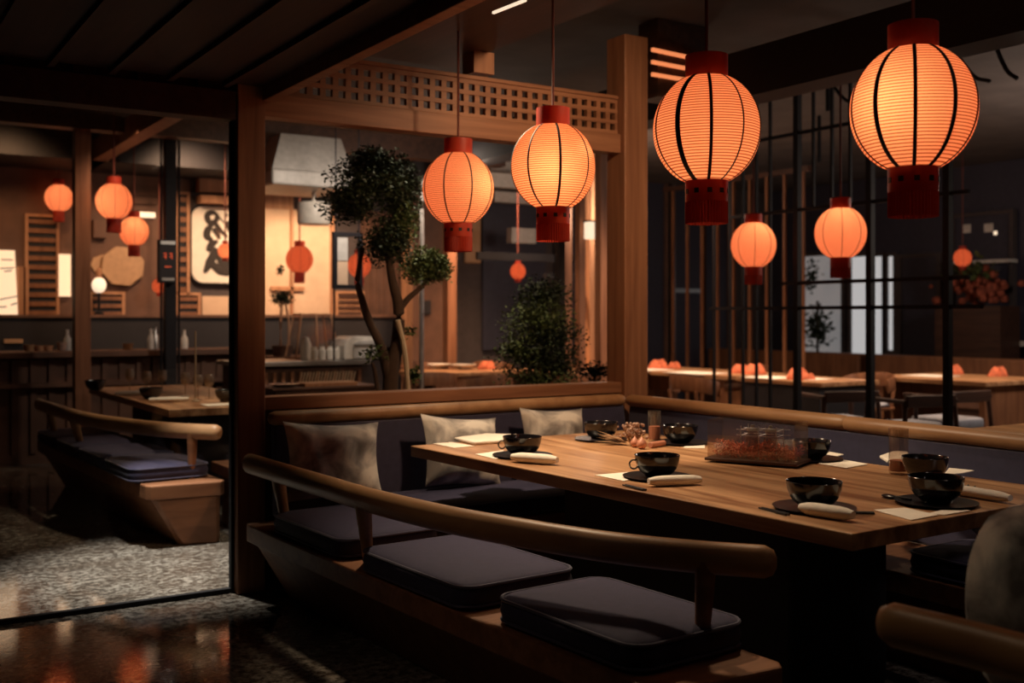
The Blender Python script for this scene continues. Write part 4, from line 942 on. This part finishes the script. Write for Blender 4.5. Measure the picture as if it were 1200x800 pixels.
# ================================================================ DINING HALL
def chair_proto():
    o = thing('dining_chair', 'x', 'chair', (0, 0, 0), 0, 'wooden chairs in the dining hall')   # faces +x, back at -x
    MB().prism([(-.21, -.21), (.22, -.23), (.22, .23), (-.21, .21)], .42, .45).build('seat', 'chair_wood', o, bevel=.008)
    m_, _ = ring_cushion(.19, .19, .04, .05); m_.build('seat_pad', 'pale_cushion', o, smooth=True).location = (.01, 0, .45)
    for x, y, dx in ((-.18, -.18, -.05), (-.18, .18, -.05), (.19, -.2, .03), (.19, .2, .03)):
        MB().tube([(x+dx, y*1.08, 0), (x, y, .42)], (.015, .021), 10).build('leg', 'chair_wood', o, smooth=True)
    for y in (-.18, .18): MB().tube([(-.19, y, .44), (-.23, y*1.05, .64)], .017, 10).build('back_post', 'chair_wood', o, smooth=True)
    P = [(-.02, -.27, .66), (-.16, -.24, .69), (-.245, -.12, .71), (-.265, 0, .715), (-.245, .12, .71), (-.16, .24, .69), (-.02, .27, .66)]
    MB().tube(spline(P, 5), .014, 10, ry=.072).build('backrest', 'chair_wood', o, smooth=True)
    return o
ch0 = chair_proto(); first = [True]
def chair(label, p, rz):
    if first[0]: first[0] = False; ch0.location = (p.x, p.y, 0); ch0.rotation_euler = (0, 0, rz); ch0['label'] = label; return ch0
    return dup(ch0, (p.x, p.y, 0), rz, label)
chair('round backed wooden chair at the left end of the hall tables, beside the second post', on_h(778, 492, 0.0) if False else Vector((7.05, 8.75, 0)), 0)
chair('round backed wooden chair before the hall tables under the big lantern', Vector((7.1, 7.72, 0)), 0)
chair('dark backed chair behind the hall table to the right of the bush', Vector((8.95, 9.0, 0)), PI)
chair('dark chair behind the hall table with the black front panel', Vector((8.66, 7.05, 0)), PI)
def arm_proto():
    o = thing('armchair', 'x', 'chair', (0, 0, 0), 0, 'dark armchairs with pale seats')
    MB().box(-.28, .26, -.28, .28, .36, .40).build('seat_frame', 'dark_wood', o, bevel=.008)
    m_, _ = ring_cushion(.26, .26, .10, .06); m_.build('seat_cushion', 'pale_cushion', o, smooth=True).location = (0, 0, .40)
    for sx, sy in ((-1, -1), (-1, 1), (1, -1), (1, 1)):
        MB().tube([(sx*.33, sy*.33, 0), (sx*.26, sy*.29, .68)], (.018, .026), 10).build('leg', 'dark_wood', o, smooth=True)
    for sy in (-1, 1): MB().bar((-.29, sy*.29, .695), (.29, sy*.29, .695), .055, .035).build('armrest', 'dark_wood', o, bevel=.008)
    MB().bar((-.28, -.29, .70), (-.28, .29, .70), .04, .10).build('backrest', 'dark_wood', o, bevel=.008)
    return o
ar = arm_proto(); ar.scale = (.85, .85, .95); q = on_h(982, 486, .49); ar.location = (q.x, q.y, 0); ar.rotation_euler = (0, 0, 1.2); ar['label'] = 'dark armchair with a pale seat below the orange lantern, right of the black panelled table'
q = on_h(1067, 492, .49); dup(ar, (q.x, q.y, 0), 1.35, 'dark armchair with a pale seat between the middle and right grid posts')
q = on_h(1110, 486, .49); dup(ar, (q.x, q.y, 0), 1.5, 'dark armchair half hidden behind the right hand grid post')
def hall_table(label, loc, hx, hy, panel_mat='chair_wood', rz=0, front=False):
    o = thing('dining_table', label, 'table', loc, rz, 'tables in the dining hall')
    MB().box(-hx, hx, -hy, hy, .70, .74).build('tabletop', 'table_wood', o, bevel=.004)
    MB().box(-hx*.85, hx*.85, -hy*.9, -hy*.9+.06, 0, .70).build('end_panel', panel_mat, o); MB().box(-hx*.85, hx*.85, hy*.9-.06, hy*.9, 0, .70).build('end_panel', panel_mat, o)
    MB().box(-.04, .04, -hy*.9+.06, hy*.9-.06, .5, .70).build('apron', panel_mat, o)
    if front: MB().box(-hx*.85-.03, -hx*.85, -hy*.9, hy*.9, 0, .70).build('front_panel', panel_mat, o)
    return o
hall_table('long hall table with pale runners just right of the second post', (8.1, 8.85, 0), .46, .92)
hall_table('hall table with a black front panel under the pale lantern', (8.0, 7.2, 0), .40, .55, 'black_paint', front=True)
hall_table('hall table with brown panels behind the right grid post', (9.5, 6.55, 0), .58, .66)
hall_table('bare tan table just beyond the long rail at the right edge', (5.48, 3.02, 0), .42, .52, 'dark_wood')
hall_table('hall table with white dishes seen between the tree and the bush', (on_h(536, 434, .74).x, on_h(536, 434, .74).y, 0), .55, .40)
hall_table('hall table far back behind the clipped bush', (on_h(655, 433, .74).x, on_h(655, 433, .74).y, 0), .50, .40)
hall_table('hall table end seen just left of the second post', (8.15, 10.75, 0), .38, .40)
def cloth(lab, px, py, s=1, mat='orange_cloth', grp='orange folded cloths on the hall tables'):
    p = on_h(px, py, .741); r = .11*s
    m = MB(); pr = [(r, 0), (r*1.0, r*.1), (r*.75, r*.55), (r*.45, r*.8), (0, r*.9)]
    m.lathe(pr, 14); m.v = [(x*(1+.25*math.sin(3*math.atan2(y, x)+px)), y*(1+.2*math.cos(2*math.atan2(y, x))), z*(1+.3*math.sin(5*math.atan2(y, x)))) for x, y, z in m.v]
    return put('folded_cloth', lab, 'cloth', m, mat, (p.x, p.y, .741), grp)
cloth('orange folded cloth nearest the second post on the hall table', 772, 432); cloth('orange cloth second from the post on the hall table', 790, 431.5, .7)
cloth('orange cloth in the middle of the hall tables under the big lantern', 868, 437, .9); cloth('orange cloth right beside the middle one on the hall tables', 885, 438, 1.0)
cloth('orange folded cloth on the black panelled table', 934, 444, 1.0); cloth('dull red folded cloth on the black panelled table', 947, 445, .6)
cloth('orange folded cloth on the brown table at the far right', 1170, 440.5, .9); cloth('orange folded cloth behind the right hand grid post', 1117, 438, .9)
cloth('orange cloth at the right end of the opening beside the second post', 706, 427, 1.0); cloth('orange folded cloth between the tree and the bush', 572, 432.5, .9)
def runner(lab, px, py, hx, hy):
    p = on_h(px, py, .741); return put('table_runner', lab, 'cloth', MB().box(-hx, hx, -hy, hy, 0, .006), 'linen', (p.x, p.y, .741), 'white cloths on the hall tables', smooth=False)
runner('white cloth at the left end of the hall tables beside the post', 757, 433, .2, .25); runner('white cloth in the middle of the long hall table', 815, 437, .22, .28); runner('white cloth on the left half of the black panelled table', 903, 442.5, .2, .22)
runner('white cloth on the right half of the black panelled table', 952, 444.5, .16, .12); runner('white cloth on the brown table at the far right', 1090, 440.5, .2, .2)
for lab, px, py in (('left white dish on the table between tree and bush', 515, 432), ('right white dish on the table between tree and bush', 544, 432.5), ('white dish seen through the gap in the clipped bush', 644, 432)):
    p = on_h(px, py, .741); put('dish', lab, 'dish', MB().lathe([(0, 0), (.06, 0), (.14, .05), (.145, .055), (.07, .012), (0, .012)], 20, close=False), 'white_enamel', (p.x, p.y, .741), 'white dishes in the background')
for lab, x, v, rz in (('brown chair at the left end of the table between tree and bush', 503, 9.75, 1.2), ('brown chair right of the table between tree and bush', 566, 9.0, 1.9), ('brown chair behind the bush before the far table', 668, 8.9, 1.6), ('brown chair behind the table between tree and bush, on its left', 498, 11.35, -1.7), ('brown chair behind the table between tree and bush, on its right', 582, 11.3, -1.5)):
    chair(lab, Vector((on_v(x, 400, v).x, v, 0)), rz)
# long brown seats along the hall windows
for lab, v0, v1 in (('brown upholstered seat back along the far hall windows, left length', 9.2, 12.0), ('brown upholstered seat back along the far hall windows, right length', 5.0, 9.1)):
    o = thing('banquette', lab, 'seat', (11.3, (v0+v1)/2, 0), 0, 'window seats of the dining hall'); L_ = (v1-v0)/2
    MB().box(-.1, .1, -L_, L_, .40, .86).build('backrest', 'chair_wood', o, bevel=.02); MB().box(-.55, -.1, -L_, L_, .30, .44).build('seat', 'brown_panel', o, bevel=.02); MB().box(-.5, .1, -L_, L_, 0, .30).build('base', 'dark_wood', o)
# black metal grid
gx = 6.7
gr = thing('metal_grid', 'tall black metal grid partition in front of the hall tables', 'partition', (gx, 5.4, 0))
vv = [4.72-5.4, 5.39-5.4, 6.12-5.4]
for k, y in enumerate(vv): MB().box(-.025, .025, y-.025, y+.025, 0, 3.32).build('upright', 'black_metal', gr)
for z, y0, y1 in ((1.62, -.85, .9), (1.415, -.95, 1.75), (2.22, -.85, 1.75), (2.85, -.85, 1.75)):
    MB().box(-.014, .014, y0, y1, z-.014, z+.014).build('crossbar', 'black_metal', gr)
for k, y in enumerate((-.33, .18, .36, .55, 1.02, 1.18, 1.34, 1.5, 1.7)): MB().box(-.011, .011, y-.011, y+.011, 0 if k > 3 else 2.22, 3.32).build('thin_bar', 'black_metal', gr)
# far timber slats between the grid and the navy doors
ts = thing('slat_wall', 'row of thin upright timber slats behind the pale lantern', 'slats', (9.4, 9.6, 0))
for k in range(9):
    y = -1.1+k*.28; MB().box(-.016, .016, y-.016, y+.016, 0, 3.0).build('slat', 'chair_wood', ts)
MB().box(-.04, .04, -1.2, 1.3, 3.0, 3.06).build('head_rail', 'dark_wood', ts)
# navy doors on the back wall right of the second post
for n_, (x0, x1) in enumerate(((752, 778), (790, 822), (826, 852))):
    a = on_v(x0, 420, WB-.06); b = on_v(x1, 215, WB-.06); d = bpy.data.objects.new('door_%d' % (n_+1), None); COL.objects.link(d); d.location = ((a.x+b.x)/2, WB-.06, 0); d['kind'] = 'structure'; w2 = (b.x-a.x)/2
    MB().box(-w2, w2, 0, .04, 0, b.z).build('leaf', 'navy_wall', d); MB().box(-w2-.06, -w2, -.03, .05, 0, b.z+.06).box(w2, w2+.06, -.03, .05, 0, b.z+.06).box(-w2, w2, -.03, .05, b.z, b.z+.06).build('frame', 'steel' if n_ == 1 else 'brown_panel', d)
    if n_ == 1: MB().box(-w2, w2, -.02, 0, 1.7, 1.76).build('rail', 'steel', d)
# day lit windows on the right wall
def win(n, px0, px1, y0, y1, mat, u=12.55):
    a = on_u(px0, y1, u); b = on_u(px1, y0, u); o = bpy.data.objects.new('window_%d' % n, None); COL.objects.link(o); o['kind'] = 'structure'; o.location = (u, (a.y+b.y)/2, min(a.z, on_u(px1, y1, u).z)); w2 = abs(a.y-b.y)/2; hg = b.z-o.location.z
    MB().box(-.01, .02, -w2, w2, 0, hg).build('pane', mat, o)
    MB().box(-.05, .03, -w2-.06, -w2, -.05, hg+.05).box(-.05, .03, w2, w2+.06, -.05, hg+.05).box(-.05, .03, -w2, w2, hg, hg+.05).box(-.05, .03, -w2, w2, -.05, 0).build('frame', 'dark_plaster', o)
    return o
win(3, 942, 988, 298, 416, 'dim_window'); win(4, 999, 1018, 300, 416, 'day_window'); win(5, 1024, 1036, 300, 418, 'day_window'); win(6, 1042, 1049, 300, 410, 'day_window')
win(7, 1058, 1100, 300, 418, 'navy_wall'); win(8, 1120, 1185, 250, 420, 'navy_wall')
# plant before the windows
q = on_u(958, 385, 12.0); o = thing('window_plant', 'dark leafy plant standing before the bright window panes', 'plant', (12.0, q.y, 0)); m = MB(); leaves(m, (0, 0, q.z), (.2, .24, .34), 260, .09, .2); leaves(m, (0, .1, q.z+.75), (.15, .14, .3), 100, .08, .2); m.build('foliage', 'leaf_dark', o); MB().tube([(0, 0, .3), (0, 0, q.z+.4)], .02, 8).build('stem', 'bark', o); MB().lathe([(0, 0), (.14, 0), (.18, .35), (.16, .35), (.14, .3), (0, .3)], 18, close=False).build('pot', 'dark_wood', o, smooth=True)
for k, (px, py) in enumerate(((1134, 268), (1160, 267), (1168, 273))):
    c = on_u(px, py, 12.568); o = tag(MB().box(-.03, .03, -.07 if k < 2 else -.03, .07 if k < 2 else .03, -.06 if k < 2 else -.03, .06 if k < 2 else .03).build('square_lamp', 'white_enamel' if k < 2 else 'lamp_white', bevel=.01), ['left small pale square lamp high at the far right', 'right small pale square lamp high at the far right', 'tiny bright lamp below the pale square lamps at the far right'][k], 'lamp'); o.location = c
m = MB(); c = on_u(1150, 340, 12.1)
for k in range(90): m.ball((random.gauss(0, .10), random.gauss(0, .20), random.gauss(0, .12)), random.uniform(.03, .07), n=6, m=4)
o = thing('flower_display', 'blurred red flower display at the far right beyond the grid', 'flowers', (12.0, c.y, 0)); x = m.build('blossoms', 'dull_red', o, smooth=True); x.location = (0, 0, c.z); MB().box(-.2, .2, -.45, .45, 0, c.z-.2).build('stand', 'dark_wood', o); m = MB(); leaves(m, (0, .1, c.z+.2), (.15, .4, .18), 200, .1, .2); m.build('foliage', 'leaf_mid', o)
a = on_u(1128, 418, 12.0); put('pale_sill', 'pale grey sill board at the far right beyond the grid', 'sill', MB().box(-.1, .1, -.8, .5, 0, .06), 'white_enamel', (12.3, a.y, .98), smooth=False)
a = on_u(1128, 310, 12.3); put('pale_shelf', 'thin pale shelf under the square lamps at the far right', 'shelf', MB().box(-.1, .1, -.6, .3, 0, .04), 'white_enamel', (12.45, a.y, 2.02), smooth=False)
# drooping ceiling cables
for k, (x0, y0, x1, y1, u, lab) in enumerate(((970, 88, 1005, 122, 6.4, 'drooping black cable left of the biggest lantern'), (1122, 62, 1160, 95, 6.4, 'drooping black cable right of the biggest lantern'), (1166, 48, 1192, 92, 6.4, 'drooping black cable at the upper right corner'))):
    a = on_u(x0, y0, u); b = on_u(x1, y1, u); c = (a+b)/2+Vector((0, 0, -.06)); put('cable', lab, 'cable', MB().tube([p-a for p in spline([Vector((a.x, a.y, 3.32)), a, c, b], 6)], .014, 6), 'rubber', a, 'drooping ceiling cables')
for k, (px, y1, u, lab) in enumerate(((908, 48, 6.0, 'left short black drop rod under the hall ceiling'), (960, 190, 8.2, 'long black drop rod right of the pale lantern cord'), (970, 130, 7.3, 'black drop rod above the orange lantern'))):
    b = on_u(px, y1, u); put('drop_rod', lab, 'rod', MB().tube([(0, 0, 0), (0, 0, 3.32-b.z)], .02, 8), 'black_metal', b, 'ceiling drop rods')
